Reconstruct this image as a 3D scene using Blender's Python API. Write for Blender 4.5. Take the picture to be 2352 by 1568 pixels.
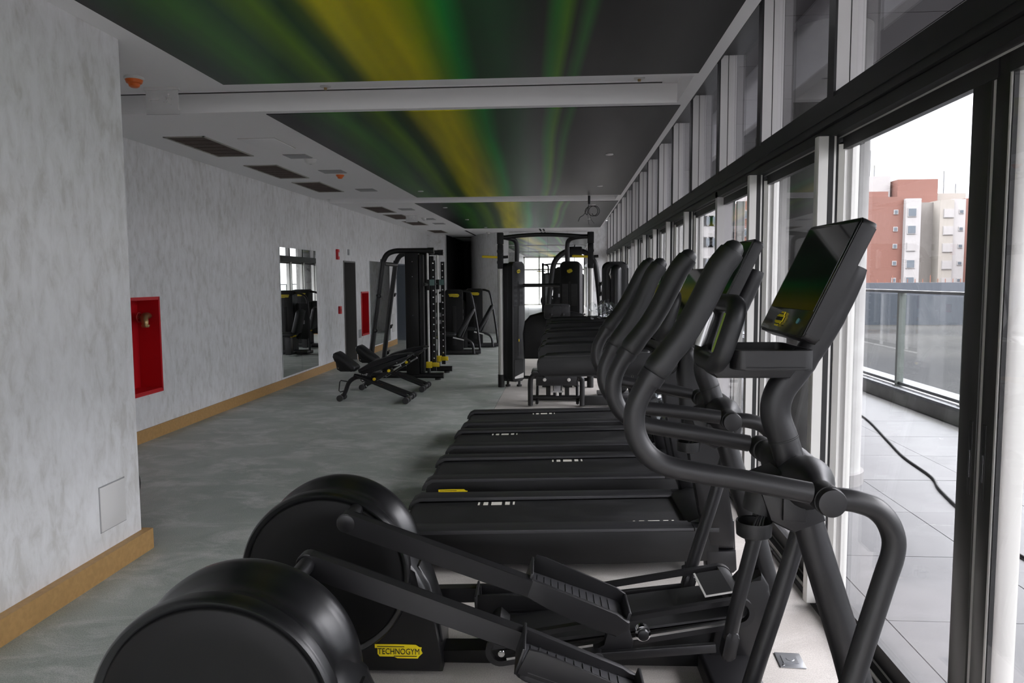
import bpy, bmesh, math, random
from mathutils import Vector, Matrix, noise
random.seed(7)
scene = bpy.context.scene
for o in list(bpy.data.objects): bpy.data.objects.remove(o)
COL = scene.collection
PI = math.pi

# ------------------------------------------------------------------ camera
cam_d = bpy.data.cameras.new('camera'); cam = bpy.data.objects.new('camera', cam_d); COL.objects.link(cam)
F, CX, CY = 1730.0, 1176.0, 784.0
cam_d.sensor_width = 36; cam_d.sensor_fit = 'HORIZONTAL'; cam_d.lens = F/2352*36
cam_d.clip_start = 0.05; cam_d.clip_end = 2000
d = Vector(((1297-CX)/F, (640-CY)/F, 1)).normalized()          # world +Y in camera space (x right, y down, z forward)
up = Vector((0, -1, 0)); up = (up - d*up.dot(d)).normalized()
xr = d.cross(up)
if xr.x < 0: xr = -xr
M = Matrix(((xr.x, -xr.y, -xr.z), (d.x, -d.y, -d.z), (up.x, -up.y, -up.z)))
cam.matrix_world = Matrix.Translation((0, 0, 1.7)) @ M.to_4x4()
scene.camera = cam

# ------------------------------------------------------------------ sky and exposure
SKY = 1.0
world = bpy.data.worlds.new('sky'); scene.world = world; world.use_nodes = True
wn = world.node_tree; wn.nodes.clear()
o_ = wn.nodes.new('ShaderNodeOutputWorld'); bg = wn.nodes.new('ShaderNodeBackground')
tc = wn.nodes.new('ShaderNodeTexCoord'); sx = wn.nodes.new('ShaderNodeSeparateXYZ')
rp = wn.nodes.new('ShaderNodeValToRGB'); nz = wn.nodes.new('ShaderNodeTexNoise'); mx = wn.nodes.new('ShaderNodeMixRGB')
wn.links.new(tc.outputs['Generated'], sx.inputs[0]); wn.links.new(sx.outputs['Z'], rp.inputs[0])
cr = rp.color_ramp
cr.elements[0].position = 0.0; cr.elements[0].color = (.44, .445, .46, 1)
cr.elements[1].position = 1.0; cr.elements[1].color = (4.2, 4.2, 4.35, 1)
e = cr.elements.new(.17); e.color = (.40, .41, .45, 1)
e = cr.elements.new(.45); e.color = (2.3, 2.3, 2.4, 1)
nz.inputs['Scale'].default_value = 2.5; nz.inputs['Detail'].default_value = 5
wn.links.new(tc.outputs['Generated'], nz.inputs['Vector'])
mx.blend_type = 'SOFT_LIGHT'; mx.inputs[0].default_value = .35
wn.links.new(rp.outputs[0], mx.inputs[1]); wn.links.new(nz.outputs[0], mx.inputs[2])
wn.links.new(mx.outputs[0], bg.inputs[0]); bg.inputs[1].default_value = SKY
wn.links.new(bg.outputs[0], o_.inputs[0])
vs = scene.view_settings
scene.display_settings.display_device = 'sRGB'
vs.view_transform = 'Standard'; vs.look = 'None'; vs.gamma = 1; vs.use_curve_mapping = False
vs.exposure = 2.75
cy = scene.cycles
cy.use_denoising = True
cy.max_bounces = 12; cy.diffuse_bounces = 7; cy.glossy_bounces = 6; cy.transparent_max_bounces = 24; cy.transmission_bounces = 8
cy.sample_clamp_indirect = 8; cy.caustics_reflective = False; cy.caustics_refractive = False

# ------------------------------------------------------------------ materials
MATS = {}
def mat(name, col, rough=.5, metal=0.0, spec=.5, emit=None):
    m = bpy.data.materials.new(name); m.use_nodes = True; MATS[name] = m
    b = m.node_tree.nodes['Principled BSDF']
    b.inputs['Base Color'].default_value = (*col, 1); b.inputs['Roughness'].default_value = rough
    b.inputs['Metallic'].default_value = metal; b.inputs['Specular IOR Level'].default_value = spec
    return m
def nd(m, t): return m.node_tree.nodes.new('ShaderNode'+t)
def lk(m, a, b): m.node_tree.links.new(a, b)
def mottle(m, c1, c2, scale=4, detail=6, stretch=(1, 1, 1), dist=.5, lo=.35, hi=.65, bump=0, bscale=None, rlo=None, rhi=None, coord='Object'):
    b = m.node_tree.nodes['Principled BSDF']
    t = nd(m, 'TexCoord'); mp = nd(m, 'Mapping'); n = nd(m, 'TexNoise'); r = nd(m, 'ValToRGB')
    mp.inputs['Scale'].default_value = stretch
    n.inputs['Scale'].default_value = scale; n.inputs['Detail'].default_value = detail; n.inputs['Distortion'].default_value = dist
    lk(m, t.outputs[coord], mp.inputs[0]); lk(m, mp.outputs[0], n.inputs['Vector']); lk(m, n.outputs[0], r.inputs[0])
    r.color_ramp.elements[0].position = lo; r.color_ramp.elements[1].position = hi
    r.color_ramp.elements[0].color = (*c1, 1); r.color_ramp.elements[1].color = (*c2, 1)
    lk(m, r.outputs[0], b.inputs['Base Color'])
    if bump:
        n2 = nd(m, 'TexNoise'); n2.inputs['Scale'].default_value = bscale or scale*8; n2.inputs['Detail'].default_value = 4
        lk(m, mp.outputs[0], n2.inputs['Vector'])
        bp = nd(m, 'Bump'); bp.inputs['Strength'].default_value = bump; bp.inputs['Distance'].default_value = .01
        lk(m, n2.outputs[0], bp.inputs['Height']); lk(m, bp.outputs[0], b.inputs['Normal'])
    if rlo is not None:
        mr = nd(m, 'MapRange'); mr.inputs['To Min'].default_value = rlo; mr.inputs['To Max'].default_value = rhi
        lk(m, n.outputs[0], mr.inputs['Value']); lk(m, mr.outputs[0], b.inputs['Roughness'])
    return r
mat('charcoal_paint', (.040, .039, .043), .38, 0, .42)
mottle(MATS['charcoal_paint'], (0.007344, 0.007128, 0.007776), (0.01037, 0.009936, 0.01123), 3, bump=.06, bscale=900)
mat('black_plastic', (.013, .013, .014), .42, 0, .35)
mottle(MATS['black_plastic'], (0.0021, 0.0021, 0.00231), (0.00378, 0.00378, 0.0042), 5, 5, lo=.3, hi=.8, bump=.08, bscale=700, rlo=.36, rhi=.52)
mat('gloss_housing', (.016, .016, .019), .3)
mottle(MATS['gloss_housing'], (0.003822, 0.003822, 0.004368), (0.006006, 0.006006, 0.007098), 4, 5, lo=.4, hi=.8, rlo=.24, rhi=.36)
mat('disc_cover', (0.00175, 0.00175, 0.00182), .55, 0, .22)
mat('grip_rubber', (0.00504, 0.00525, 0.00588), .5)
mat('matte_black', (0.0024, 0.0024, 0.0027), .6)
mat('upholstery', (0.00336, 0.00364, 0.00504), .48)
mat('belt', (.016, .016, .019), .55)
mottle(MATS['belt'], (0.0054, 0.0054, 0.006), (0.0156, 0.015, 0.0168), 2.2, 8, (1, 2, 1), 1.2, .48, .78, bump=.25, bscale=500, rlo=.45, rhi=.7)
mat('pedal_ridge', (.035, .035, .038), .4)
mat('foot_rail', (.045, .045, .050), .5)
mottle(MATS['foot_rail'], (0.014, 0.014, 0.0154), (0.0238, 0.0231, 0.0259), 3, 6, (1, 40, 1), .2)
mat('belt_mark', (.72, .69, .62), .6)
mat('aluminium', (.62, .62, .62), .28, 1)
mat('silver_frame', (.62, .61, .58), .42, .35)
mat('frame_face', (.53, .51, .50), .5, .1)
mottle(MATS['frame_face'], (.60, .58, .57), (.70, .68, .67), 3, 4, (1, 1, .3))
mat('frame_dark', (0.0105, 0.01013, 0.01088), .42)
mat('stile_shaded', (0.02926, 0.02926, 0.0266), .35, .3)  # shadow on the room-facing stile faces put into the colour
mat('frame_seam', (.008, .008, .008), .6)
mat('chrome', (0.75, 0.75, 0.76), .12, 1)
mat('yellow', (.78, .57, .01), .4)
mat('logo_yellow', (.86, .68, .01), .45)
mat('logo_black', (.010, .010, .010), .5)
mat('sensor_green', (0.224, 0.32, 0.04), .3)
mat('screen_glass', (.006, .007, .006), .04, 0, .6)
mat('screen_frame', (.012, .012, .012), .12)
mat('red_metal', (0.5529, 0.005265, 0.01317), .42)
mat('red_valve', (.40, .02, .02), .4)
mat('brass', (.42, .29, .14), .35, .8)
mat('white_plastic', (.62, .61, .60), .45)
mat('grey_plastic', (.30, .30, .31), .5)
mat('orange_plastic', (0.68, 0.128, 0.008), .4)
mat('dark_void', (.006, .006, .006), .8)
mat('grille_brown', (0.075, 0.05, 0.04), .8)
mottle(MATS['grille_brown'], (.055, .036, .030), (.10, .068, .055), 90, 3)
mat('vent_border', (.36, .35, .31), .6)
mat('mirror', (.86, .88, .87), .005, 1)
mat('mirror_edge', (.10, .14, .13), .3)
mat('door_metal', (0.144, 0.1395, 0.1305), .5)
mat('door_blue', (0.153, 0.171, 0.198), .45)
mat('black_wall', (.004, .004, .0045), .7)
mat('rubber_foot', (.03, .03, .03), .8)
mat('sticker_blue', (.10, .30, .34), .5)
mat('teal_bracket', (.14, .24, .23), .5)
mat('orange_label', (.7, .16, .03), .5)
mat('paper', (.66, .62, .52), .8)
# walls: polished cement plaster with trowel strokes
def plaster(name, a, b):
    m = mat(name, a, .48)
    bs = m.node_tree.nodes['Principled BSDF']
    t = nd(m, 'TexCoord'); mp = nd(m, 'Mapping'); mp.inputs['Scale'].default_value = (1, 1.5, .65); mp.inputs['Rotation'].default_value = (.35, 0, 0)
    lk(m, t.outputs['Object'], mp.inputs[0])
    n1 = nd(m, 'TexNoise'); n1.inputs['Scale'].default_value = 8.5; n1.inputs['Detail'].default_value = 8; n1.inputs['Distortion'].default_value = .35; n1.inputs['Roughness'].default_value = .66
    n2 = nd(m, 'TexNoise'); n2.inputs['Scale'].default_value = 1.6; n2.inputs['Detail'].default_value = 3
    lk(m, mp.outputs[0], n1.inputs['Vector']); lk(m, mp.outputs[0], n2.inputs['Vector'])
    ma = nd(m, 'Math'); ma.operation = 'MULTIPLY_ADD'; ma.inputs[1].default_value = .35
    lk(m, n2.outputs[0], ma.inputs[0]); lk(m, n1.outputs[0], ma.inputs[2])
    r = nd(m, 'ValToRGB'); lk(m, ma.outputs[0], r.inputs[0])
    c = r.color_ramp; c.elements[0].position = .50; c.elements[0].color = (*a, 1); c.elements[1].position = .82; c.elements[1].color = (*b, 1)
    e = c.elements.new(.66); e.color = (*[x*.35+y*.65 for x, y in zip(a, b)], 1)
    lk(m, r.outputs[0], bs.inputs['Base Color'])
    mr = nd(m, 'MapRange'); mr.inputs['To Min'].default_value = .38; mr.inputs['To Max'].default_value = .6
    lk(m, n1.outputs[0], mr.inputs['Value']); lk(m, mr.outputs[0], bs.inputs['Roughness'])
    bp = nd(m, 'Bump'); bp.inputs['Strength'].default_value = .12; bp.inputs['Distance'].default_value = .01
    lk(m, n1.outputs[0], bp.inputs['Height']); lk(m, bp.outputs[0], bs.inputs['Normal'])
    return m
plaster('plaster', (.56, .55, .535), (.75, .75, .76))
mat('ceiling_paint', (.84, .83, .84), .7)
mat('fascia_paint', (.86, .85, .85), .7)
mat('baseboard', (.40, .235, .085), .5)
mottle(MATS['baseboard'], (.37, .215, .078), (.43, .255, .095), 30, 3)
# floors
def floor_mat(name, a, b, dust, fleck):
    m = mat(name, a, .5)
    bs = m.node_tree.nodes['Principled BSDF']
    t = nd(m, 'TexCoord')
    n1 = nd(m, 'TexNoise'); n1.inputs['Scale'].default_value = 1.7; n1.inputs['Detail'].default_value = 7; n1.inputs['Distortion'].default_value = .8; n1.inputs['Roughness'].default_value = .62
    n2 = nd(m, 'TexNoise'); n2.inputs['Scale'].default_value = 170; n2.inputs['Detail'].default_value = 2
    mp = nd(m, 'Mapping'); mp.inputs['Scale'].default_value = (1.0, 1.5, 1); mp.inputs['Rotation'].default_value = (0, 0, .5)
    n3 = nd(m, 'TexNoise'); n3.inputs['Scale'].default_value = 2.2; n3.inputs['Detail'].default_value = 8; n3.inputs['Roughness'].default_value = .7; n3.inputs['Distortion'].default_value = .6
    lk(m, t.outputs['Object'], n1.inputs['Vector']); lk(m, t.outputs['Object'], n2.inputs['Vector'])
    lk(m, t.outputs['Object'], mp.inputs[0]); lk(m, mp.outputs[0], n3.inputs['Vector'])
    r1 = nd(m, 'ValToRGB'); r1.color_ramp.elements[0].position = .35; r1.color_ramp.elements[1].position = .68
    r1.color_ramp.elements[0].color = (*a, 1); r1.color_ramp.elements[1].color = (*b, 1)
    lk(m, n1.outputs[0], r1.inputs[0])
    r3 = nd(m, 'ValToRGB'); r3.color_ramp.elements[0].position = .48; r3.color_ramp.elements[1].position = .68
    r3.color_ramp.elements[0].color = (0, 0, 0, 1); r3.color_ramp.elements[1].color = (.75, .75, .75, 1)
    lk(m, n3.outputs[0], r3.inputs[0])
    x1 = nd(m, 'MixRGB'); lk(m, r3.outputs[0], x1.inputs[0]); lk(m, r1.outputs[0], x1.inputs[1]); x1.inputs[2].default_value = (*dust, 1)
    r2 = nd(m, 'ValToRGB'); r2.color_ramp.elements[0].position = .36; r2.color_ramp.elements[1].position = .60
    r2.color_ramp.elements[0].color = (*[fleck]*3, 1); r2.color_ramp.elements[1].color = (1, 1, 1, 1)
    lk(m, n2.outputs[0], r2.inputs[0])
    x2 = nd(m, 'MixRGB'); x2.blend_type = 'MULTIPLY'; x2.inputs[0].default_value = 1
    lk(m, x1.outputs[0], x2.inputs[1]); lk(m, r2.outputs[0], x2.inputs[2]); lk(m, x2.outputs[0], bs.inputs['Base Color'])
    mr = nd(m, 'MapRange'); mr.inputs['To Min'].default_value = .36; mr.inputs['To Max'].default_value = .6
    lk(m, n3.outputs[0], mr.inputs['Value']); lk(m, mr.outputs[0], bs.inputs['Roughness'])
    bp = nd(m, 'Bump'); bp.inputs['Strength'].default_value = .15; bp.inputs['Distance'].default_value = .004
    lk(m, n2.outputs[0], bp.inputs['Height']); lk(m, bp.outputs[0], bs.inputs['Normal'])
floor_mat('rubber_floor', (.31, .345, .315), (.42, .45, .42), (.68, .68, .67), .66)
floor_mat('beige_floor', (.42, .39, .365), (.50, .47, .44), (.60, .575, .55), .8)
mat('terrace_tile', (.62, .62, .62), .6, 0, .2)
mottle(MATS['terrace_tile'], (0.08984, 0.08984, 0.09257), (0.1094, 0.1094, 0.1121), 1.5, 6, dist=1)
mat('terrace_joint', (0.108, 0.108, 0.1035), .8)
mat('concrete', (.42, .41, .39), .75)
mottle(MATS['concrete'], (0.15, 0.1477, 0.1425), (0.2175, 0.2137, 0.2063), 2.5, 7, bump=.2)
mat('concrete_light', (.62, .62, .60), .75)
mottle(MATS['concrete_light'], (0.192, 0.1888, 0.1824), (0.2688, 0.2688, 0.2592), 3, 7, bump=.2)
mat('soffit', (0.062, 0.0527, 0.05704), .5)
mat('soffit_joint', (.04, .035, .04), .7)
mat('curb_stone', (.27, .28, .30), .6)
mottle(MATS['curb_stone'], (0.077, 0.0805, 0.0875), (0.126, 0.1295, 0.1365), 20, 5)
mat('rail_metal', (0.035, 0.0375, 0.04), .35, .5)
mat('post_metal', (0.132, 0.144, 0.132), .4, .5)
mat('brick_paint', (0.08432, 0.03274, 0.02232), .8)
mat('cream_paint', (0.1423, 0.1318, 0.1159), .8)
mat('white_paint', (0.1634, 0.1581, 0.1555), .8)
mat('sand_paint', (0.08959, 0.08169, 0.07378), .8)
mat('far_glass', (.05, .06, .07), .2)
mat('far_shutter', (0.1476, 0.1423, 0.1397), .6)
mat('teal_paint', (0.08, 0.17, 0.16), .5)
mat('roof_grey', (.32, .31, .31), .9, 0, 0)
mottle(MATS['roof_grey'], (0.02179, 0.02179, 0.02218), (0.03366, 0.03286, 0.03168), .12, 6)
mat('parapet_blue', (0.018, 0.0228, 0.03), .7)
mat('rust', (0.09, 0.03, 0.015), .8)
mat('city_far', (0.108, 0.114, 0.126), .9)
mat('foliage_far', (.05, .09, .05), .9)
mat('socket_metal', (.34, .35, .37), .35, .8)
def thin_glass(name, tint, ior=1.5, extra=0.0, r=.0):
    m = bpy.data.materials.new(name); m.use_nodes = True; MATS[name] = m
    n = m.node_tree; n.nodes.clear()
    o = n.nodes.new('ShaderNodeOutputMaterial'); t = n.nodes.new('ShaderNodeBsdfTransparent'); g = n.nodes.new('ShaderNodeBsdfGlossy')
    f = n.nodes.new('ShaderNodeFresnel'); f.inputs[0].default_value = ior; x = n.nodes.new('ShaderNodeMixShader')
    t.inputs[0].default_value = (*tint, 1); g.inputs['Roughness'].default_value = r; g.inputs[0].default_value = (.97, .97, 1, 1)
    ad = n.nodes.new('ShaderNodeMath'); ad.operation = 'ADD'; ad.inputs[1].default_value = extra
    n.links.new(f.outputs[0], ad.inputs[0]); n.links.new(ad.outputs[0], x.inputs[0])
    ge = n.nodes.new('ShaderNodeNewGeometry'); mr = n.nodes.new('ShaderNodeMapRange')          # same reflectance from both faces of the thin pane
    mr.inputs['To Min'].default_value = ior; mr.inputs['To Max'].default_value = 1/ior
    n.links.new(ge.outputs['Backfacing'], mr.inputs['Value']); n.links.new(mr.outputs[0], f.inputs[0])
    n.links.new(t.outputs[0], x.inputs[1]); n.links.new(g.outputs[0], x.inputs[2]); n.links.new(x.outputs[0], o.inputs[0])
thin_glass('window_glass', (.985, .98, .985), 1.35)
thin_glass('rail_glass', (.86, .88, .88), 1.3)
thin_glass('plastic_film', (.90, .92, .92), 1.5, .10, .12)
thin_glass('acrylic', (.90, .90, .90), 1.4, .02, .1)
m = MATS['acrylic']; o9 = [q for q in m.node_tree.nodes if q.type == 'OUTPUT_MATERIAL'][0]; x9 = nd(m, 'MixShader'); d9 = nd(m, 'BsdfDiffuse'); d9.inputs[0].default_value = (.85, .85, .85, 1); x9.inputs[0].default_value = .4
lk(m, o9.inputs[0].links[0].from_socket, x9.inputs[1]); lk(m, d9.outputs[0], x9.inputs[2]); lk(m, x9.outputs[0], o9.inputs[0])
# stretch-film ceiling print: long streaks of green and yellow running down the room
def film():
    m = mat('printed_film', (.03, .03, .03), .38, 0, .16)
    bs = m.node_tree.nodes['Principled BSDF']
    t = nd(m, 'TexCoord'); s = nd(m, 'SeparateXYZ'); lk(m, t.outputs['Object'], s.inputs[0])
    # warp: u = x + 0.05*y + bend
    n = nd(m, 'TexNoise'); n.inputs['Scale'].default_value = 1; n.inputs['Detail'].default_value = 1
    mp = nd(m, 'Mapping'); mp.inputs['Scale'].default_value = (.25, .12, 1); lk(m, t.outputs['Object'], mp.inputs[0]); lk(m, mp.outputs[0], n.inputs['Vector'])
    def math_(op, a, b=None, c=None):
        q = nd(m, 'Math'); q.operation = op
        for i, v in enumerate((a, b, c)):
            if v is None: continue
            if isinstance(v, (int, float)): q.inputs[i].default_value = v
            else: lk(m, v, q.inputs[i])
        return q.outputs[0]
    yy = s.outputs['Y']
    u = math_('MULTIPLY_ADD', yy, .055, s.outputs['X'])
    u = math_('ADD', u, math_('MULTIPLY', math_('SUBTRACT', n.outputs[0], .5), .35))
    u = math_('DIVIDE', math_('ADD', u, 2.88), 3.6)
    r = nd(m, 'ValToRGB'); lk(m, u, r.inputs[0]); c = r.color_ramp
    K = (.012, .011, .012); DG = (.008, .050, .014); G = (.040, .16, .018); OL = (.10, .20, .010); Y = (.46, .42, .002); BG = (.002, .24, .035); DK = (.012, .0115, .012)
    stops = [(0, K), (.07, K), (.13, DG), (.19, G), (.25, DG), (.31, OL), (.345, DG), (.37, (.05, .09, .012)), (.40, (.36, .34, .002)), (.44, Y), (.485, Y), (.515, (.26, .31, .005)), (.535, OL), (.57, BG), (.60, DG),
             (.66, (.012, .05, .02)), (.715, DK), (.735, (.03, .20, .03)), (.75, (.10, .25, .02)), (.765, DK), (.785, (.03, .13, .03)), (.80, DK), (1, DK)]
    c.elements[0].position = 0; c.elements[0].color = (*K, 1); c.elements[1].position = 1; c.elements[1].color = (*DK, 1)
    for p, col in stops[1:-1]:
        e = c.elements.new(p); e.color = (*col, 1)
    # fine streaks
    n2 = nd(m, 'TexNoise'); n2.inputs['Scale'].default_value = 1; n2.inputs['Detail'].default_value = 2
    cb = nd(m, 'CombineXYZ'); lk(m, math_('MULTIPLY', u, 13), cb.inputs[0]); lk(m, math_('MULTIPLY', yy, .22), cb.inputs[1]); lk(m, cb.outputs[0], n2.inputs['Vector'])
    mr = nd(m, 'MapRange'); mr.inputs['From Min'].default_value = .3; mr.inputs['From Max'].default_value = .7; mr.inputs['To Min'].default_value = .7; mr.inputs['To Max'].default_value = 1.5
    lk(m, n2.outputs[0], mr.inputs['Value'])
    hs = nd(m, 'HueSaturation'); hs.inputs['Saturation'].default_value = 1.05; lk(m, r.outputs[0], hs.inputs['Color']); lk(m, mr.outputs[0], hs.inputs['Value']); lk(m, hs.outputs[0], bs.inputs['Base Color'])
    n3 = nd(m, 'TexNoise'); n3.inputs['Scale'].default_value = 260; bp = nd(m, 'Bump'); bp.inputs['Strength'].default_value = .06
    lk(m, t.outputs['Object'], n3.inputs['Vector']); lk(m, n3.outputs[0], bp.inputs['Height']); lk(m, bp.outputs[0], bs.inputs['Normal'])
film()

# ------------------------------------------------------------------ mesh helpers
def obj(name, bm, m, parent=None, smooth=None, loc=None, **props):
    me = bpy.data.meshes.new(name)
    bmesh.ops.recalc_face_normals(bm, faces=bm.faces)
    bm.to_mesh(me); bm.free()
    me.materials.append(MATS[m])
    if smooth is not None:
        me.shade_smooth(); me.set_sharp_from_angle(angle=math.radians(smooth))
    o = bpy.data.objects.new(name, me); COL.objects.link(o)
    if parent: o.parent = parent
    if loc: o.location = loc
    for k, v in props.items(): o[k] = v
    return o
def empty(name, loc=(0, 0, 0), rz=0, **props):
    o = bpy.data.objects.new(name, None); COL.objects.link(o); o.empty_display_size = .1
    o.location = loc; o.rotation_euler = (0, 0, rz)
    for k, v in props.items(): o[k] = v
    return o
def thing(name, label, cat, loc=(0, 0, 0), rz=0, group=None):
    o = empty(name, loc, rz, label=label, category=cat)
    if group: o['group'] = group
    return o
def tag(o, label, cat, group=None):
    o['label'] = label; o['category'] = cat
    if group: o['group'] = group
    return o
def struct(o): o['kind'] = 'structure'; return o
def NB(): return bmesh.new()
def box(bm, x0, x1, y0, y1, z0, z1, bev=0, seg=2, T=None):
    r = bmesh.ops.create_cube(bm, size=1)
    vs_ = r['verts']
    for v in vs_:
        v.co = Vector(((x0+x1)/2 + v.co.x*(x1-x0), (y0+y1)/2 + v.co.y*(y1-y0), (z0+z1)/2 + v.co.z*(z1-z0)))
    if bev:
        es = list({e for v in vs_ for e in v.link_edges})
        r2 = bmesh.ops.bevel(bm, geom=es, offset=bev, segments=seg, affect='EDGES', profile=.5)
        vs_ = list({v for f in r2['faces'] for v in f.verts} | {v for v in vs_ if v.is_valid})
    if T:
        for v in vs_: v.co = T @ v.co
    return vs_
def b(name, ext, m, parent=None, bev=0, seg=2, T=None, **k):
    bm = NB(); box(bm, *ext, bev=bev, seg=seg, T=T)
    return obj(name, bm, m, parent, 35 if bev else None, **k)
def spline(pts, n=6):
    P = [Vector(p) for p in pts]; out = []
    for i in range(len(P)-1):
        p0 = P[i-1] if i else P[0]*2-P[1]; p1, p2 = P[i], P[i+1]; p3 = P[i+2] if i+2 < len(P) else P[-1]*2-P[-2]
        for k in range(n):
            t = k/n
            out.append(.5*((2*p1)+(p2-p0)*t+(2*p0-5*p1+4*p2-p3)*t*t+(3*p1-p0-3*p2+p3)*t**3))
    out.append(P[-1]); return out
def tube(bm, pts, r, seg=12, flat=1.0, cap=True, dome=False):
    P = [Vector(p) for p in pts]
    R = r if isinstance(r, (list, tuple)) else [r]*len(P)
    if dome:
        # rounded ends
        d0 = (P[0]-P[1]).normalized(); d1 = (P[-1]-P[-2]).normalized(); a, z = [], []
        for k in (1, 2, 3):
            an = k/3*PI/2*.97
            a.insert(0, (P[0]+d0*R[0]*math.sin(an), R[0]*math.cos(an))); z.append((P[-1]+d1*R[-1]*math.sin(an), R[-1]*math.cos(an)))
        P = [q[0] for q in a]+P+[q[0] for q in z]; R = [q[1] for q in a]+list(R)+[q[1] for q in z]
    n = len(P); t = []
    for i in range(n):
        v = (P[min(i+1, n-1)]-P[max(i-1, 0)]); t.append(v.normalized())
    ref = Vector((0, 1, 0)) if abs(t[0].y) < .9 else Vector((1, 0, 0))
    u = (ref - t[0]*ref.dot(t[0])).normalized(); rings = []
    for i in range(n):
        u = (u - t[i]*u.dot(t[i])).normalized(); w = t[i].cross(u)
        rings.append([bm.verts.new(P[i]+(u*math.cos(2*PI*k/seg)*flat+w*math.sin(2*PI*k/seg))*R[i]) for k in range(seg)])
    for i in range(n-1):
        for k in range(seg):
            bm.faces.new((rings[i][k], rings[i][(k+1) % seg], rings[i+1][(k+1) % seg], rings[i+1][k]))
    if cap:
        bm.faces.new(rings[0][::-1]); bm.faces.new(rings[-1])
    return bm
def tb(name, pts, r, m, parent=None, seg=12, flat=1.0, dome=False, **k):
    return obj(name, tube(NB(), pts, r, seg, flat, True, dome), m, parent, 50, **k)
def cyl(bm, p, q, r, seg=20, r2=None): return tube(bm, [p, q], [r, r if r2 is None else r2], seg)
def cy_(name, p, q, r, m, parent=None, seg=20, r2=None, **k): return obj(name, cyl(NB(), p, q, r, seg, r2), m, parent, 50, **k)
def prism(bm, outline, a0, a1, axis='y', bev=0, seg=2):
    """outline in the plane across the axis, extruded from a0 to a1"""
    def P(u, v, a):
        return {'y': (u, a, v), 'x': (a, u, v), 'z': (u, v, a)}[axis]
    A = [bm.verts.new(P(u, v, a0)) for u, v in outline]; B = [bm.verts.new(P(u, v, a1)) for u, v in outline]
    n = len(A); f1 = bm.faces.new(A); f2 = bm.faces.new(B[::-1])
    for i in range(n): bm.faces.new((A[i], B[i], B[(i+1) % n], A[(i+1) % n]))
    if bev:
        es = list(set(f1.edges) | set(f2.edges))
        bmesh.ops.bevel(bm, geom=es, offset=bev, segments=seg, affect='EDGES', profile=.5)
    return bm
def pr(name, outline, a0, a1, m, parent=None, axis='y', bev=0, smooth=35, **k):
    return obj(name, prism(NB(), outline, a0, a1, axis, bev), m, parent, smooth, **k)
def rrect(x0, x1, z0, z1, r, n=5):
    out = []
    for cx, cz, a in ((x1-r, z1-r, 0), (x0+r, z1-r, 90), (x0+r, z0+r, 180), (x1-r, z0+r, 270)):
        for k in range(n+1):
            t = math.radians(a+90*k/n); out.append((cx+r*math.cos(t), cz+r*math.sin(t)))
    return out
def rotp(outline, c, ang):
    ca, sa = math.cos(ang), math.sin(ang)
    return [(c[0]+(u-c[0])*ca-(v-c[1])*sa, c[1]+(u-c[0])*sa+(v-c[1])*ca) for u, v in outline]
def lathe(bm, prof, c, axis='y', seg=48):
    """prof: list of (along, radius)"""
    rings = []
    for a, r in prof:
        ring = []
        for k in range(seg):
            t = 2*PI*k/seg; p, q = r*math.cos(t), r*math.sin(t)
            co = {'y': (p, a, q), 'z': (p, q, a), 'x': (a, p, q)}[axis]
            ring.append(bm.verts.new(Vector(c)+Vector(co)))
        rings.append(ring)
    for i in range(len(rings)-1):
        for k in range(seg): bm.faces.new((rings[i][k], rings[i][(k+1) % seg], rings[i+1][(k+1) % seg], rings[i+1][k]))
    bm.faces.new(rings[0][::-1]); bm.faces.new(rings[-1])
    return bm
def la(name, prof, c, m, parent=None, axis='y', seg=48, smooth=35, **k): return obj(name, lathe(NB(), prof, c, axis, seg), m, parent, smooth, **k)
def copy_tree(o, parent=None):
    c = o.copy(); COL.objects.link(c); c.parent = parent
    for ch in o.children: copy_tree(ch, c)
    return c
# lettering
TXT = {}
def text_mesh(s):
    if s in TXT: return TXT[s]
    cu = bpy.data.curves.new('lettering', 'FONT'); cu.body = s; cu.size = 1; cu.extrude = .01; cu.resolution_u = 3
    o = bpy.data.objects.new('lettering', cu); COL.objects.link(o)
    dg = bpy.context.evaluated_depsgraph_get(); dg.update()
    me = bpy.data.meshes.new_from_object(o.evaluated_get(dg)); bpy.data.objects.remove(o)
    xs = [v.co.x for v in me.vertices]; ys = [v.co.y for v in me.vertices]
    TXT[s] = (me, min(xs), max(xs), min(ys), max(ys)); return TXT[s]
def lettering(s, w, h, Tm, m, parent, depth=.0015):
    """text filling w x h centred on the local origin of Tm (x right, y up, z out of the face)"""
    me, x0, x1, y0, y1 = text_mesh(s); me = me.copy(); me.name = 'lettering'
    for v in me.vertices:
        v.co = Tm @ Vector(((v.co.x-(x0+x1)/2)/(x1-x0)*w, (v.co.y-(y0+y1)/2)/(y1-y0)*h, v.co.z*depth/.01))
    me.materials.clear(); me.materials.append(MATS[m])
    o = bpy.data.objects.new('lettering', me); COL.objects.link(o); o.parent = parent; return o
def face_T(origin, right, upv):
    r, u_ = Vector(right).normalized(), Vector(upv).normalized(); n = r.cross(u_)
    return Matrix.Translation(origin) @ Matrix((r, u_, n)).transposed().to_4x4()
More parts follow.
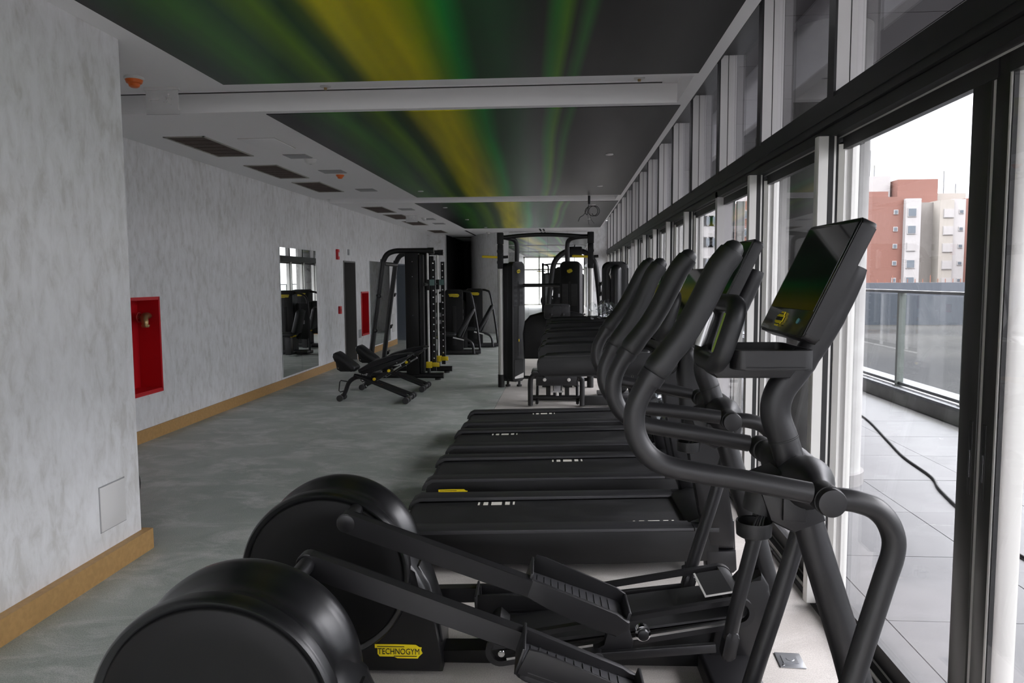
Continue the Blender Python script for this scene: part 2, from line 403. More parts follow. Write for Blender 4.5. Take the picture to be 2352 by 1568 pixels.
def logo(w, Tm, parent, badge=False, flat=False):
    """yellow maker's plate: stepped outline, black line and lettering"""
    h = w*(.72 if badge else .30)
    if badge: pts = [(0, .25), (.16, .25), (.16, 0), (.62, 0), (.62, .16), (.86, .16), (.86, .30), (1, .30), (1, .74), (.86, .74), (.86, 1), (.38, 1), (.38, .86), (.13, .86), (.13, .72), (0, .72)]
    else: pts = [(0, .98), (0, .72), (.055, .72), (.055, .30), (.10, .12), (.40, .12), (.47, 0), (.90, 0), (.93, .16), (1, .38), (.97, .60), (.985, .80), (.93, .82), (.86, .98), (.46, 1)]
    bm = NB(); P = [((x-.5)*w, (y-.5)*h) for x, y in pts]
    prism(bm, P, 0, .0025, 'z')
    for v in bm.verts: v.co = Tm @ v.co
    pl = obj('logo_plate', bm, 'logo_yellow', parent)
    if flat: return pl
    T2 = Tm @ Matrix.Translation((0, 0, .0026))
    lettering('TECHNOGYM', w*(.88 if badge else .87), h*(.25 if badge else .42), T2, 'logo_black', pl)
    bm = NB()
    for x0, x1, y0, y1 in (((.16, .80, .80, .87), (.22, .84, .10, .17)) if badge else ((.05, .62, .82, .87), (.40, .88, .13, .18))):
        box(bm, (x0-.5)*w, (x1-.5)*w, (y0-.5)*h, (y1-.5)*h, 0, .0012, T=T2)
    obj('logo_line', bm, 'logo_black', pl)
    return pl

# ================================================================== THE ROOM
LX, NX, WX, HC, YB, YR = -4.45, -2.68, 1.30, 3.15, 23.3, -2.6
SEAM = -.93
def wall_x(name, x, thick, y0, y1, z0, z1, holes, m):
    """wall along Y at x (thickness towards -x) with rectangular openings (y0,y1,z0,z1)"""
    bm = NB(); cur = y0
    for a, c_, e0, e1 in sorted(holes):
        if a > cur: box(bm, x-thick, x, cur, a, z0, z1)
        if e0 > z0: box(bm, x-thick, x, a, c_, z0, e0)
        if e1 < z1: box(bm, x-thick, x, a, c_, e1, z1)
        cur = c_
    box(bm, x-thick, x, cur, y1, z0, z1)
    return struct(obj(name, bm, m))
N1 = (7.05, 7.98, .52, 1.51); D1 = (14.97, 15.83, 0, 2.09); N2 = (16.27, 16.84, .50, 1.42); D2 = (19.75, 20.95, 0, 2.13)
struct(b('floor', (LX-.9, SEAM, YR, 30, -.15, 0), 'rubber_floor'))
struct(b('floor_window_side', (SEAM+.006, WX+.02, YR, YB+.3, -.15, 0), 'beige_floor'))
wall_x('wall_left', LX, .35, 4.3, 24.35, 0, HC+.3, [N1, D1, N2, D2], 'plaster')
struct(b('wall_left_near', (LX, NX, YR, 4.49, 0, HC+.3), 'plaster'))
# ceiling with two raised troughs
bm = NB()
for y0, y1 in ((YR, 5.64), (6.47, 13.42), (14.20, 30)):
    box(bm, LX-.35, 1.03, y0, y1, HC, HC+.7)
for y0, y1 in ((5.64, 6.47), (13.42, 14.20)):
    box(bm, LX-.35, 1.03, y0, y1, HC+.16, HC+.7); box(bm, .93, 1.03, y0, y1, HC, HC+.16)
struct(obj('ceiling', bm, 'ceiling_paint'))
struct(b('ceiling_pocket', (1.03, 1.62, YR, YB+.3, 3.66, 3.8), 'frame_dark'))
# fasciae of the troughs
for i, y in enumerate((6.462, 14.192)):
    struct(b('trim_%d' % (i+1), (LX, .93, y, y+.006, HC, HC+.155), 'fascia_paint'))
# linear slot diffusers in the troughs
for i, (y, xa, xb) in enumerate(((6.40, -4.3, .80), (14.13, -3.0, .75))):
    t = thing('slot_diffuser', ('long black linear air slot in the ceiling trough between the first and second printed panels', 'thin black linear air slot in the farther ceiling trough, beyond the second printed panel')[i], 'air vent', ((xa+xb)/2, y, HC+.16), group='linear air slots')
    L = (xb-xa)/2
    b('slot', (-L, L, -.010, .030, -.008, .002), 'dark_void', t)
    b('slot_edge', (-L, L, -.022, -.012, -.009, 0), 'fascia_paint', t); b('slot_edge', (-L, L, .030, .040, -.009, 0), 'fascia_paint', t)
# printed stretch-film panels
for i, (y0, y1, x0, x1) in enumerate(((-2.4, 5.55, -2.52, .945), (6.555, 13.32, -2.60, .97), (14.35, 21.6, -2.85, 1.0))):
    ox = (.3, 0, 0)[i]; o = b('ceiling_panel', (x0-ox, x1-ox, y0-(y0+y1)/2, y1-(y0+y1)/2, -.006, .004), 'printed_film', loc=(ox, (y0+y1)/2, HC))
    tag(o, ('nearest glossy ceiling film printed with green and yellow streaks, running overhead', 'middle glossy ceiling film printed with green and yellow streaks, between the two troughs', 'farthest glossy ceiling film printed with green and yellow streaks, beyond the second trough')[i], 'ceiling panel', 'printed ceiling films')
# back of the room
struct(b('wall_back', (-1.9, 1.6, YB, YB+.3, 0, HC+.3), 'plaster'))
struct(b('wall_back_left', (LX-.35, -3.86, 24.35, 24.6, 0, HC+.3), 'plaster'))
struct(b('wall_back_passage', (-4.1, -3.86, 24.6, 29.2, 0, HC+.3), 'black_wall'))
struct(b('wall_back_black', (-4.0, -2.9, 29.0, 29.3, 0, HC+.3), 'black_wall'))
bm = NB(); cp = [(-3.30, 29.2), (-3.42, 28.2), (-3.33, 26.8), (-3.05, 25.4), (-2.55, 24.1), (-2.15, 23.55), (-1.88, 23.3)]
sp = [(p.x, p.y) for p in spline([(x, y, 0) for x, y in cp], 4)]
prism(bm, sp+[(-1.7, 23.6), (-1.7, 29.2)], 0, HC+.3, 'z'); struct(obj('wall_back_curved', bm, 'plaster', None, 60))
# rear glazed wall (behind the camera), seen in the mirrors
t = struct(empty('window_rear', (0, YR, 0)))
for x in [NX+.05+i*.98 for i in range(5)]+[WX-.03]: b('mullion', (x-.04, x+.04, -.05, .06, 0, HC), 'silver_frame', t)
for z in (.03, 2.30, HC-.05): b('transom', (NX, WX+.1, -.05, .06, z-.05, z+.05), 'silver_frame', t)
b('pane', (NX, WX+.1, -.005, .005, .05, HC-.05), 'window_glass', t)
# baseboards
def base(name, ext): struct(b(name, ext, 'baseboard'))
base('baseboard_left_near', (NX, NX+.055, YR, 4.49, 0, .13)); base('baseboard_left_return', (LX, NX+.055, 4.49, 4.53, 0, .13))
segs = [(4.55, 14.9), (15.9, 19.7), (21.0, 24.35)]
for i, (y0, y1) in enumerate(segs): base('baseboard_left_%d' % (i+1), (LX, LX+.018, y0, y1, 0, .135))
base('baseboard_back', (-1.9, 1.25, YB-.02, YB, 0, .13)); base('baseboard_back_left', (LX, -3.88, 24.33, 24.35, 0, .13))
# flush panels on the near wall and far wall
o = thing('access_panel', 'white flush access panel low on the near left wall', 'access panel', (NX, 4.205, .38))
b('panel', (0, .008, -.122, .122, -.13, .13), 'white_plastic', o, bev=.003); b('joint', (-.001, .002, -.128, .128, -.136, .136), 'grey_plastic', o)
for i, (y, z0, z1, wd) in enumerate(((19.35, .36, .80, .13), (16.1, .45, .62, .10))):
    o = thing('access_panel', ('tall pale flush panel on the left wall just before the blue grey doorway', 'small grey flush plate low on the wall between the doorway and the second red niche')[i], 'access panel', (LX, y, (z0+z1)/2))
    h = (z1-z0)/2
    b('panel', (0, .006, -wd, wd, -h, h), ('white_plastic', 'grey_plastic')[i], o); b('joint', (-.001, .003, -wd-.006, wd+.006, -h-.006, h+.006), 'grey_plastic', o)
# doorways in the left wall
def doorway(n, y0, y1, z1, mm, ml):
    t = struct(empty('door_%d' % n, (LX, (y0+y1)/2, 0))); w = (y1-y0)/2
    b('frame_jamb', (-.35, .012, w-.03, w+.0, 0, z1), mm, t); b('frame_jamb', (-.35, .012, -w, -w+.03, 0, z1), mm, t)
    b('frame_head', (-.35, .012, -w, w, z1-.03, z1), mm, t)
    lf = b('door_leaf', (-.34, -.295, -w+.03, w-.03, .01, z1-.03), ml, t)
    tb('door_handle', [(-.295, w-.16, 1.02), (-.24, w-.16, 1.02), (-.24, w-.28, 1.02)], .009, 'aluminium', lf)
doorway(1, D1[0], D1[1], D1[3], 'door_metal', 'matte_black')
doorway(2, D2[0], D2[1], D2[3], 'door_blue', 'door_blue')
# hydrant niches
def niche(n, y0, y1, z0, z1, label, valve):
    t = thing('hydrant_box', label, 'hydrant box', (LX, (y0+y1)/2, z0), group='red hydrant niches')
    w, h = (y1-y0)/2, z1-z0
    b('back_plate', (-.24, -.232, -w, w, 0, h), 'red_metal', t)
    for s in (-1, 1): b('side_plate', (-.24, .012, s*w-(.012 if s > 0 else 0), s*w+(.012 if s < 0 else 0), 0, h), 'red_metal', t)
    b('top_plate', (-.24, .012, -w, w, h-.012, h), 'red_metal', t); b('bottom_plate', (-.24, .012, -w, w, 0, .012), 'red_metal', t)
    for a in ((-w-.025, -w, -.025, h+.025), (w, w+.012, -.02, h+.02)): b('rim', (0, .014, a[0], a[1], a[2], a[3]), 'red_metal', t)
    b('rim', (0, .014, -w-.025, w+.012, h, h+.022), 'red_metal', t); b('rim', (0, .014, -w-.025, w+.012, -.03, 0), 'red_metal', t)
    la('screw', [(0, .012), (.004, .012), (.006, .006)], (-.232, -.02, h-.1), 'chrome', t, 'x', 12)
    if valve:
        v = thing('hydrant_valve', 'brass angle valve with red handwheel inside the nearer red niche', 'valve', (LX-.10, y1-.012, z0+h-.20))
        tb('body', spline([(0, 0, .01), (0, -.05, .015), (0, -.10, .0), (.02, -.125, -.05), (.025, -.13, -.085)], 5), [.03+.010*math.sin(i/20*PI) for i in range(21)], 'brass', v, 16)
        la('outlet', [(-.015, .036), (.0, .044), (.012, .044), (.014, .035)], (.028, -.132, -.092), 'brass', v, 'z', 20)
        bm = NB(); c = Vector((-.06, -.10, .0))
        tube(bm, [c+Vector((0, 0, 0))+Vector((-.0, math.cos(a)*.05, math.sin(a)*.05)) for a in [2*PI*k/20 for k in range(21)]], .009, 8, cap=False)
        for k in range(5):
            a = 2*PI*k/5; tube(bm, [c, c+Vector((0, math.cos(a)*.05, math.sin(a)*.05))], .006, 6)
        hw = obj('handwheel', bm, 'red_valve', v, 60)
        cy_('spindle', (-.07, -.10, 0), (0, -.10, 0), .010, 'brass', v, 10)
niche(1, *N1, 'red metal hydrant niche with brass valve in the left wall, nearest the camera', True)
niche(2, *N2, 'red metal hydrant niche farther down the left wall, beyond the first doorway', False)
# mirrors
def wall_mirror(y0, y1, z0, z1, label, n):
    t = thing('wall_mirror', label, 'mirror', (LX, (y0+y1)/2, z0), group='left wall mirrors')
    w = (y1-y0)/n
    for k in range(n):
        a = -(y1-y0)/2+k*w; b('mirror_pane', (.004, .012, a+.002, a+w-.002, 0, z1-z0), 'mirror', t)
    b('backing', (0, .004, -(y1-y0)/2, (y1-y0)/2, 0, z1-z0), 'mirror_edge', t)
wall_mirror(11.55, 13.27, .165, 2.22, 'tall frameless wall mirror on the left wall, reflecting windows and a weight machine', 2)
wall_mirror(17.0, 18.95, .165, 2.13, 'tall dark frameless wall mirror past the second red niche, behind the rack', 2)
t = thing('mirror_wall', 'large frameless mirror covering the far end wall behind the cable machine', 'mirror', (0, YB, .15))
for k in range(4):
    x0 = -1.72+k*.60; b('mirror_pane', (x0+.002, x0+.598, -.012, -.004, 0, HC-.17), 'mirror', t)
b('backing', (-1.72, .68, -.004, 0, 0, HC-.17), 'mirror_edge', t)
# alarm devices on the left wall
def alarm(y, z, h, label):
    t = thing('fire_alarm', label, 'alarm', (LX, y, z), group='red alarm devices')
    b('body', (0, .045, -.055, .055, -h, h), 'red_metal', t, bev=.006); b('front_plate', (.045, .05, -.03, .03, -h*.4, h*.4), 'white_plastic' if h > .08 else 'red_valve', t)
alarm(14.55, 2.20, .10, 'small red alarm sounder high on the left wall before the doorway')
alarm(14.62, 1.11, .075, 'small red manual call point at hand height beside the doorway')
o = b('wall_plate', (0, .015, -.05, .05, -.06, .06), 'grey_plastic', loc=(LX, 15.35, 2.27), bev=.004); tag(o, 'small grey blank plate above the first doorway', 'wall plate')
# ceiling grilles
gy = [(7.50, 8.68), (9.42, 10.6), (11.1, 12.3), (14.95, 16.2), (16.75, 18.0), (18.7, 20.0), (22.2, 23.4)]
gl = ['nearest brown return-air grille in the white ceiling along the left wall', 'second brown return-air grille from the camera along the left wall', 'third brown return-air grille, last before the ceiling step', 'brown return-air grille just beyond the ceiling step', 'fifth brown return-air grille, above the leaning frame of the rack', 'sixth brown return-air grille, before the far corner', 'farthest small brown return-air grille near the end of the left wall']
for (y0, y1), lb in zip(gy, gl):
    t = thing('ceiling_grille', lb, 'air vent', (-3.83, (y0+y1)/2, HC), group='brown ceiling grilles'); h = (y1-y0)/2
    b('mesh', (-.20, .20, -h, h, -.004, .003), 'grille_brown', t)
    for e in ((-.215, -.195, -h-.02, h+.02), (.195, .215, -h-.02, h+.02), (-.215, .215, -h-.02, -h+.0), (-.215, .215, h, h+.02)): b('border', (*e, -.009, 0), 'vent_border', t)
    for k in range(1, 6): b('blade', (-.195, .195, -h+k*h/3-.004, -h+k*h/3+.004, -.008, -.003), 'grille_brown', t)
o = b('mesh', (-.35, .35, -.2, .2, -.006, .003), 'grille_brown', loc=(-3.55, 26.2, HC)); o.name = 'ceiling_grille'; tag(o, 'dark grille in the ceiling in front of the black end wall', 'air vent')
# ceiling hatches, plates, sensors
hs = [(-3.15, 7.95, .19, .30, 'ceiling_paint', 'faint white flush hatch in the ceiling beside the nearest brown grille'), (-3.12, 8.78, .13, .13, 'grey_plastic', 'pale grey square plate in the ceiling beside the motion sensor'),
      (-3.10, 10.05, .15, .14, 'grey_plastic', 'pale grey square plate in the ceiling beside the farther orange detector'), (-3.20, 12.15, .14, .16, 'grey_plastic', 'small grey square plate in the ceiling just before the step'),
      (-3.26, 15.55, .14, .18, 'grey_plastic', 'small grey square plate in the ceiling just past the step'), (-3.26, 18.1, .14, .2, 'grey_plastic', 'small grey ceiling plate near the hanging sign beyond the step'), (-3.26, 19.6, .14, .2, 'grey_plastic', 'small grey ceiling plate above the weight column of the rack')]
for x, y, w, h, m_, lb in hs:
    t = thing('ceiling_plate', lb, 'ceiling plate', (x, y, HC), group='plates in the white ceiling')
    b('plate', (-w, w, -h, h, -.009, 0), m_, t, bev=.002); b('joint', (-w-.006, w+.006, -h-.006, h+.006, -.003, .001), 'vent_border', t)
def detector(x, y, lb, z=HC, s=1):
    t = thing('smoke_detector', lb, 'detector', (x, y, z), group='orange capped detectors')
    la('base', [(-.022*s, .062*s), (-.016*s, .068*s), (0, .066*s)], (0, 0, 0), 'white_plastic', t, 'z', 24)
    la('cap', [(-.075*s, .022*s), (-.068*s, .034*s), (-.05*s, .040*s), (-.044*s, .052*s), (-.022*s, .060*s)], (0, 0, 0), 'orange_plastic', t, 'z', 24, label='orange dust cap')
detector(-3.06, 5.30, 'white smoke detector with orange cap, nearest, beside the hanging sign'); detector(-3.06, 10.25, 'white smoke detector with orange cap, farther away beside a grey plate', s=.95)
t = thing('motion_sensor', 'white half-dome motion sensor under the ceiling by the square grey plate', 'sensor', (-3.06, 9.05, HC))
la('dome', [(-.055, .02), (-.048, .045), (-.030, .064), (-.014, .072), (-.012, .078), (0, .078)], (0, 0, 0), 'white_plastic', t, 'z', 24); la('lens', [(-.058, .008), (-.05, .03)], (0, 0, 0), 'grey_plastic', t, 'z', 16)
for i, (x, y, lb) in enumerate(((-3.3, 17.7, 'small grey spot sensor on the ceiling beyond the step'), (-2.35, 23.4, 'nearer of two small white ceiling devices by the far corner'), (-2.2, 24.6, 'farther of two small white ceiling devices by the far corner'))):
    t = thing('ceiling_sensor', lb, 'sensor', (x, y, HC)); la('body', [(-.06, .035), (-.05, .05), (-.012, .055), (-.010, .08), (0, .08)], (0, 0, 0), 'white_plastic', t, 'z', 16); la('eye', [(-.068, .01), (-.06, .025)], (0, 0, 0), 'grey_plastic', t, 'z', 10)
for i, (x, y, z, lb) in enumerate(((-1.99, 6.31, HC+.16, 'white round sprinkler plate in the first trough, left'), (.60, 6.28, HC+.16, 'white round sprinkler plate in the first trough near the windows'))):
    t = thing('sprinkler', lb, 'sprinkler', (x, y, z)); la('plate', [(-.012, .035), (-.008, .045), (0, .045)], (0, 0, 0), 'white_plastic', t, 'z', 20); la('head', [(-.03, .012), (-.012, .014)], (0, 0, 0), 'brass', t, 'z', 10)
dl = [(.52, 8.98), (.55, 12.0), (-2.35, 12.35), (-2.4, 15.2), (-2.36, 18.3), (-2.2, 21.1), (.56, 15.0), (.58, 18.5)]
for x, y in dl:
    near = 'second' if y < 14 else 'third'
    side = 'windows' if x > 0 else 'left wall'
    ords = {8.98: 'nearer small round white spotlight in the middle printed film, window side', 12.0: 'farther small round white spotlight in the middle printed film, window side', 12.35: 'small round spotlight at the far left corner of the middle printed film', 15.2: 'first small spotlight along the left edge of the farthest printed film', 18.3: 'second small spotlight along the left edge of the farthest printed film', 21.1: 'last small spotlight along the left edge of the farthest printed film', 15.0: 'first small spotlight on the window side of the farthest printed film', 18.5: 'second small spotlight on the window side of the farthest printed film'}
    t = thing('spotlight', ords[y], 'light', (x, y, HC-.006), group='small ceiling spotlights')
    la('ring', [(-.012, .034), (-.010, .045), (0, .046)], (0, 0, 0), 'white_plastic', t, 'z', 20); la('lens', [(-.013, .03), (-.010, .033)], (0, 0, 0), 'white_plastic', t, 'z', 20)
t = thing('slot_diffuser', 'short black linear slot in the white ceiling before the black end wall', 'air vent', (-2.95, 24.1, HC)); b('slot', (-.03, .03, -1.6, 1.6, -.006, .002), 'dark_void', t); b('slot_edge', (-.04, -.03, -1.6, 1.6, -.009, 0), 'fascia_paint', t)
for k, x in enumerate((-.72, -.62)):
    t = thing('slot_diffuser', ('left', 'right')[k]+' of two short black slots in the ceiling by the end mirror', 'air vent', (x, 22.6, HC)); b('slot', (-.025, .025, -.55, .55, -.006, .002), 'dark_void', t); b('slot_edge', (-.035, -.025, -.55, .55, -.009, 0), 'fascia_paint', t)
# hanging acrylic signs with arrow and running figure
def exit_sign(x, y, z, lb, w=.25, h=.19):
    t = thing('exit_sign', lb, 'sign', (x, y, z), group='clear hanging exit signs')
    pl = b('plate', (-w/2, w/2, -.004, .004, -h, 0), 'acrylic', t)
    b('header', (-w/2-.01, w/2+.01, -.012, .012, -.012, .015), 'white_plastic', t)
    b('footer', (-w/2+.005, w/2+.005, -.006, .006, -h-.0, -h+.028), 'acrylic', t)
    bm = NB(); box(bm, -.085, -.02, -.0065, -.0045, -.083, -.077)
    prism(bm, [(-.105, -.08), (-.085, -.068), (-.085, -.092)], -.0065, -.0045, 'y')
    obj('arrow', bm, 'white_plastic', pl)
    bm = NB(); prism(bm, [(.055+math.cos(a)*.009, -.045+math.sin(a)*.009) for a in [k*PI/5 for k in range(10)]], -.0065, -.0045, 'y')
    for pts in ([(.052, -.058), (.045, -.085)], [(.052, -.06), (.032, -.07), (.025, -.06)], [(.052, -.06), (.07, -.068), (.078, -.08)], [(.046, -.085), (.03, -.10), (.012, -.10)], [(.046, -.085), (.06, -.10), (.07, -.12)]):
        tube(bm, [(p[0], -.0055, p[1]) for p in pts], .0035, 6)
    obj('running_figure', bm, 'white_plastic', pl)
exit_sign(-3.02, 5.60, HC-.01, 'clear acrylic exit sign hanging by the nearest orange capped detector')
exit_sign(-3.40, 16.75, HC-.005, 'clear acrylic exit sign hanging far down the ceiling above the rack', .26, .17)
# cable drop
t = thing('cable_drop', 'black conduit stub with looped loose wires hanging from the farther trough', 'cable', (.43, 13.5, HC+.16))
cy_('conduit', (0, 0, 0), (0, 0, -.30), .022, 'matte_black', t, 12)
bm = NB(); pts = []
for k in range(30):
    a = k/29*2.3*2*PI*.9; pts.append((.03+.11*math.cos(a+2.2)*(1-k/90)+k*.003, 0.02*math.sin(a), -.42-.09*math.sin(a+2.2)))
tube(bm, spline([(0, 0, -.28), (-.01, 0, -.34), pts[0]], 4), .006, 6); tube(bm, pts, .006, 6); obj('wire_loop', bm, 'matte_black', t, 60)
bm = NB(); tube(bm, spline([(-.01, 0, -.34), (-.09, 0, -.48), (-.16, .02, -.53), (-.19, .03, -.60)], 5), .006, 6); tube(bm, spline([(.0, 0, -.36), (-.02, 0, -.52), (.0, .0, -.66)], 5), .003, 6); tube(bm, spline([(.0, 0, -.36), (.03, 0, -.55), (.09, .0, -.64)], 5), .003, 6)
obj('loose_wire', bm, 'matte_black', t, 60)

# ================================================================== WINDOW WALL
YK = lambda k: 3.84+1.385*k
KS = list(range(-5, 15))
for n, k in enumerate(KS):
    y = YK(k); yn = YK(k+1); t = struct(empty('window_%d' % (n+1), (WX, y, 0)))
    L = yn-y
    # upper mullion: room-side cap coloured dark for its shaded face, two light leaves with a seam between
    b('mullion_shaded_face', (0, .012, 0, .09, 2.56, 3.66), 'frame_dark', t)
    b('mullion', (.012, .072, 0, .088, 2.56, 3.66), 'frame_face', t); b('mullion', (.079, .145, .004, .088, 2.56, 3.66), 'frame_face', t)
    b('mullion_seam', (.06, .09, .008, .08, 2.56, 3.66), 'frame_seam', t)
    b('upper_pane', (.105, .113, .09, L, 2.60, 3.62), 'window_glass', t)
    b('upper_sill', (.012, .145, .09, L, 2.555, 2.60), 'frame_dark', t); b('upper_head', (.0, .145, .09, L, 3.56, 3.66), 'frame_dark', t)
    b('head_seam', (-.004, .01, .09, L, 3.52, 3.56), 'frame_dark', t)
    b('transom_beam', (-.02, .16, 0, L, 2.44, 2.56), 'frame_dark', t); b('transom_lip', (-.028, -.02, 0, L, 2.475, 2.482), 'frame_dark', t)
    b('track_head', (.0, .14, 0, L, 2.385, 2.437), 'frame_dark', t); b('track_groove', (.046, .049, 0, L, 2.378, 2.388), 'silver_frame', t)
    # floor track
    tr = b('floor_track', (-.02, .17, 0, L, .0, .012), 'frame_dark', t)
    for xx in (.0, .055, .11, .155): b('track_rib', (xx, xx+.006, 0, L, .012, .030), 'silver_frame', tr)
    b('bottom_rail', (.052, .088, .10, L, .03, .115), 'frame_dark', t)
    gx = .062
    b('lower_pane', (gx, gx+.008, .05, L, .11, 2.39), 'window_glass', t)
    b('top_rail', (.052, .084, .06, L, 2.32, 2.385), 'frame_dark', t)
    if k in (2, 8, 14):
        b('jamb_cover', (.0, .135, .0, .09, 0, 2.44), 'frame_face', t); b('jamb_seal', (.135, .145, .0, .09, 0, 2.40), 'frame_seam', t)
        b('jamb_strip', (.145, .152, .0, .09, .02, 2.38), 'silver_frame', t)
        o_x = .17
        bm = NB(); prism(bm, [(o_x, -.0), (o_x, .06)]+[(o_x+.07*math.sin(a)+.0, .03+.03*math.cos(a)) for a in [PI*q/8 for q in range(9)]], .04, 2.35, 'z'); obj('outer_stile', bm, 'silver_frame', t, 40)
    elif k == -1:
        for j, (y0, y1, xx) in enumerate(((.100, .212, .055), (.000, .080, .058))):  # meeting stiles, darkened in colour for their shadowed room side
            st = b('shaded_stile', (xx, xx+.022, y0, y1, .03, 2.385), 'stile_shaded', t, bev=.003)
            ym = y0+.030 if j == 0 else y0+.055
            p = b('recessed_pull', (xx-.002, xx+.003, ym-.011, ym+.011, .97, 1.22), 'frame_seam', st, bev=.002)
            p2 = b('pull_lever', (xx-.004, xx-.001, ym-.004, ym+.004, 1.03, 1.12), 'chrome', st)
        b('stile_groove', (.062, .075, .080, .100, .03, 2.385), 'silver_frame', t)
        b('stile_edge', (.058, .064, -.006, .004, .03, 2.38), 'silver_frame', t); b('stile_seal', (.062, .076, -.012, .004, .03, 2.38), 'frame_seam', t)
        bm = NB(); prism(bm, [(.076, .03), (.076, -.012), (.084, -.020), (.105, -.025), (.135, -.020), (.148, -.010), (.148, .03)], .04, 2.36, 'z'); obj('outer_stile', bm, 'silver_frame', t, 40)
        b('stile_cap', (.07, .135, -.03, .03, 2.36, 2.372), 'frame_dark', t)
    else:
        # inner rounded silver stile, black seam, thin light frame, outer rounded silver stile
        bm = NB(); prism(bm, [(-.015, .0), (-.060, .0)]+[(-.060-.006*math.sin(a), .03-.03*math.cos(a)) for a in [PI*q/6 for q in range(7)]]+[(-.015, .06)], .035, 2.385, 'z')
        obj('inner_stile', bm, 'silver_frame', t, 40)
        b('stile_seal', (-.015, .012, .0, .06, .03, 2.385), 'frame_seam', t); b('stile_edge', (.012, .022, .0, .06, .03, 2.40), 'silver_frame', t)
        b('stile_seal', (.022, .034, .004, .06, .03, 2.38), 'frame_seam', t)
        bm = NB(); prism(bm, [(.034, .0), (.06, -.012), (.075, -.004), (.095, -.016), (.115, -.012), (.13, .0), (.14, .02), (.14, .05), (.034, .06)], .05, 2.345, 'z'); obj('outer_stile', bm, 'silver_frame', t, 40)
        b('stile_cap', (.05, .15, -.015, .055, 2.345, 2.357), 'frame_dark', t); b('stile_cap', (-.066, -.012, -.002, .06, 2.385, 2.392), 'frame_dark', t)
# ================================================================== TERRACE AND CITY
TX = 1.48
t = struct(empty('terrace_floor', (TX, 0, 0)))
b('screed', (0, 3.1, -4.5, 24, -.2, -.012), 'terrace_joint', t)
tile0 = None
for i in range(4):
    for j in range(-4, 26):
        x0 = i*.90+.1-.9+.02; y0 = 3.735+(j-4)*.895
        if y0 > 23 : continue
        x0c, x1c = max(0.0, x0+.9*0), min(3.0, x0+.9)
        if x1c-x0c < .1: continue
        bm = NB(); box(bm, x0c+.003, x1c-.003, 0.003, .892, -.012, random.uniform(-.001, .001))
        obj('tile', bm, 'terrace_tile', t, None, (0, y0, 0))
# curb, rail
t = thing('glass_railing', 'terrace railing of clear glass panes with metal posts and dark handrail on a stone curb', 'railing', (4.52, 0, 0))
cb = b('curb', (-.02, .45, -4, 24, -.2, .16), 'concrete', t); b('coping', (-.05, .50, -4, 24, .16, .20), 'curb_stone', t)
b('handrail', (.05, .12, -4, 24, 1.48, 1.52), 'rail_metal', t, bev=.008)
py = [8.95+1.72*k for k in range(-6, 9)]
for k, y in enumerate(py):
    p = b('post', (.04, .13, y-.03, y+.03, .20, 1.48), 'post_metal', t); b('post_foot', (.02, .15, y-.05, y+.05, .20, .212), 'post_metal', p)
    if k < len(py)-1:
        b('glass_pane', (.08, .09, y+.04, y+1.68, .26, 1.46), 'rail_glass', t); b('bottom_channel', (.06, .11, y+.03, y+1.69, .225, .262), 'rail_metal', t)
# soffit with jointed panels
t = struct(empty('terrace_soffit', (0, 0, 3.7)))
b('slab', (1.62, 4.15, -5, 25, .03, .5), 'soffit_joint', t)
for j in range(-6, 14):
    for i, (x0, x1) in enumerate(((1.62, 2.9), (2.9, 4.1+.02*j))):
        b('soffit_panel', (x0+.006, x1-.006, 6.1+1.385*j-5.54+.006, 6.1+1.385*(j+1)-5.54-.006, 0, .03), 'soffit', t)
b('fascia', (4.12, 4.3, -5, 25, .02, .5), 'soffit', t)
# columns
def column(x, y, lb, r=.30):
    t = thing('round_column', lb, 'column', (x, y, 0), group='terrace columns')
    la('shaft', [(.10, r), (.115, r+.0), (3.7, r)], (0, 0, 0), 'concrete_light', t, 'z', 40, 60)
    la('base_ring', [(.0, r+.03), (.10, r+.03), (.105, r)], (0, 0, 0), 'white_paint', t, 'z', 40)
column(2.17, 6.45, 'pale round concrete column on the terrace just behind the silver window stile')
column(2.17, 14.8, 'farther round concrete column on the terrace, glimpsed between far window stiles')
o = b('terrace_wall', (2.75, 3.9, 10.9, 11.3, 0, 3.7), 'concrete'); tag(o, 'grey concrete wall stub on the terrace seen through the middle panes', 'wall')
# cable on the terrace
bm = NB(); cp = [(2.62, 2.2), (2.72, 3.0), (2.70, 3.45), (2.78, 4.1), (2.76, 4.8), (2.86, 5.5), (2.98, 6.1), (3.10, 6.5), (3.18, 7.2), (3.35, 8.0), (3.6, 9.2), (3.7, 10.4)]
tube(bm, spline([(x, y, .013) for x, y in cp], 6), .011, 8); o = obj('terrace_cable', bm, 'matte_black', None, 60)
tag(o, 'black cable lying in a loose line across the pale terrace tiles', 'cable')
# neighbouring roof
struct(b('ground', (-400, 700, -300, 900, -40, -39.5), 'roof_grey'))
t = thing('neighbour_roof', 'broad flat grey roof of the neighbouring block beyond the railing', 'building', (30, 40, -40))
b('deck', (-22, 30, -35, 14, 0, 38.4), 'roof_grey', t); b('parapet', (-22, 10.5, 13.6, 14, 38.4, 41.3), 'parapet_blue', t)
bm = NB()
for k in range(60): box(bm, -20+k*.5, -19.96+k*.5, 13.7, 13.74, 41.3, 41.3+.25+.25*((k*7) % 5 == 0))
obj('rebar', bm, 'rust', t, None, kind='stuff')
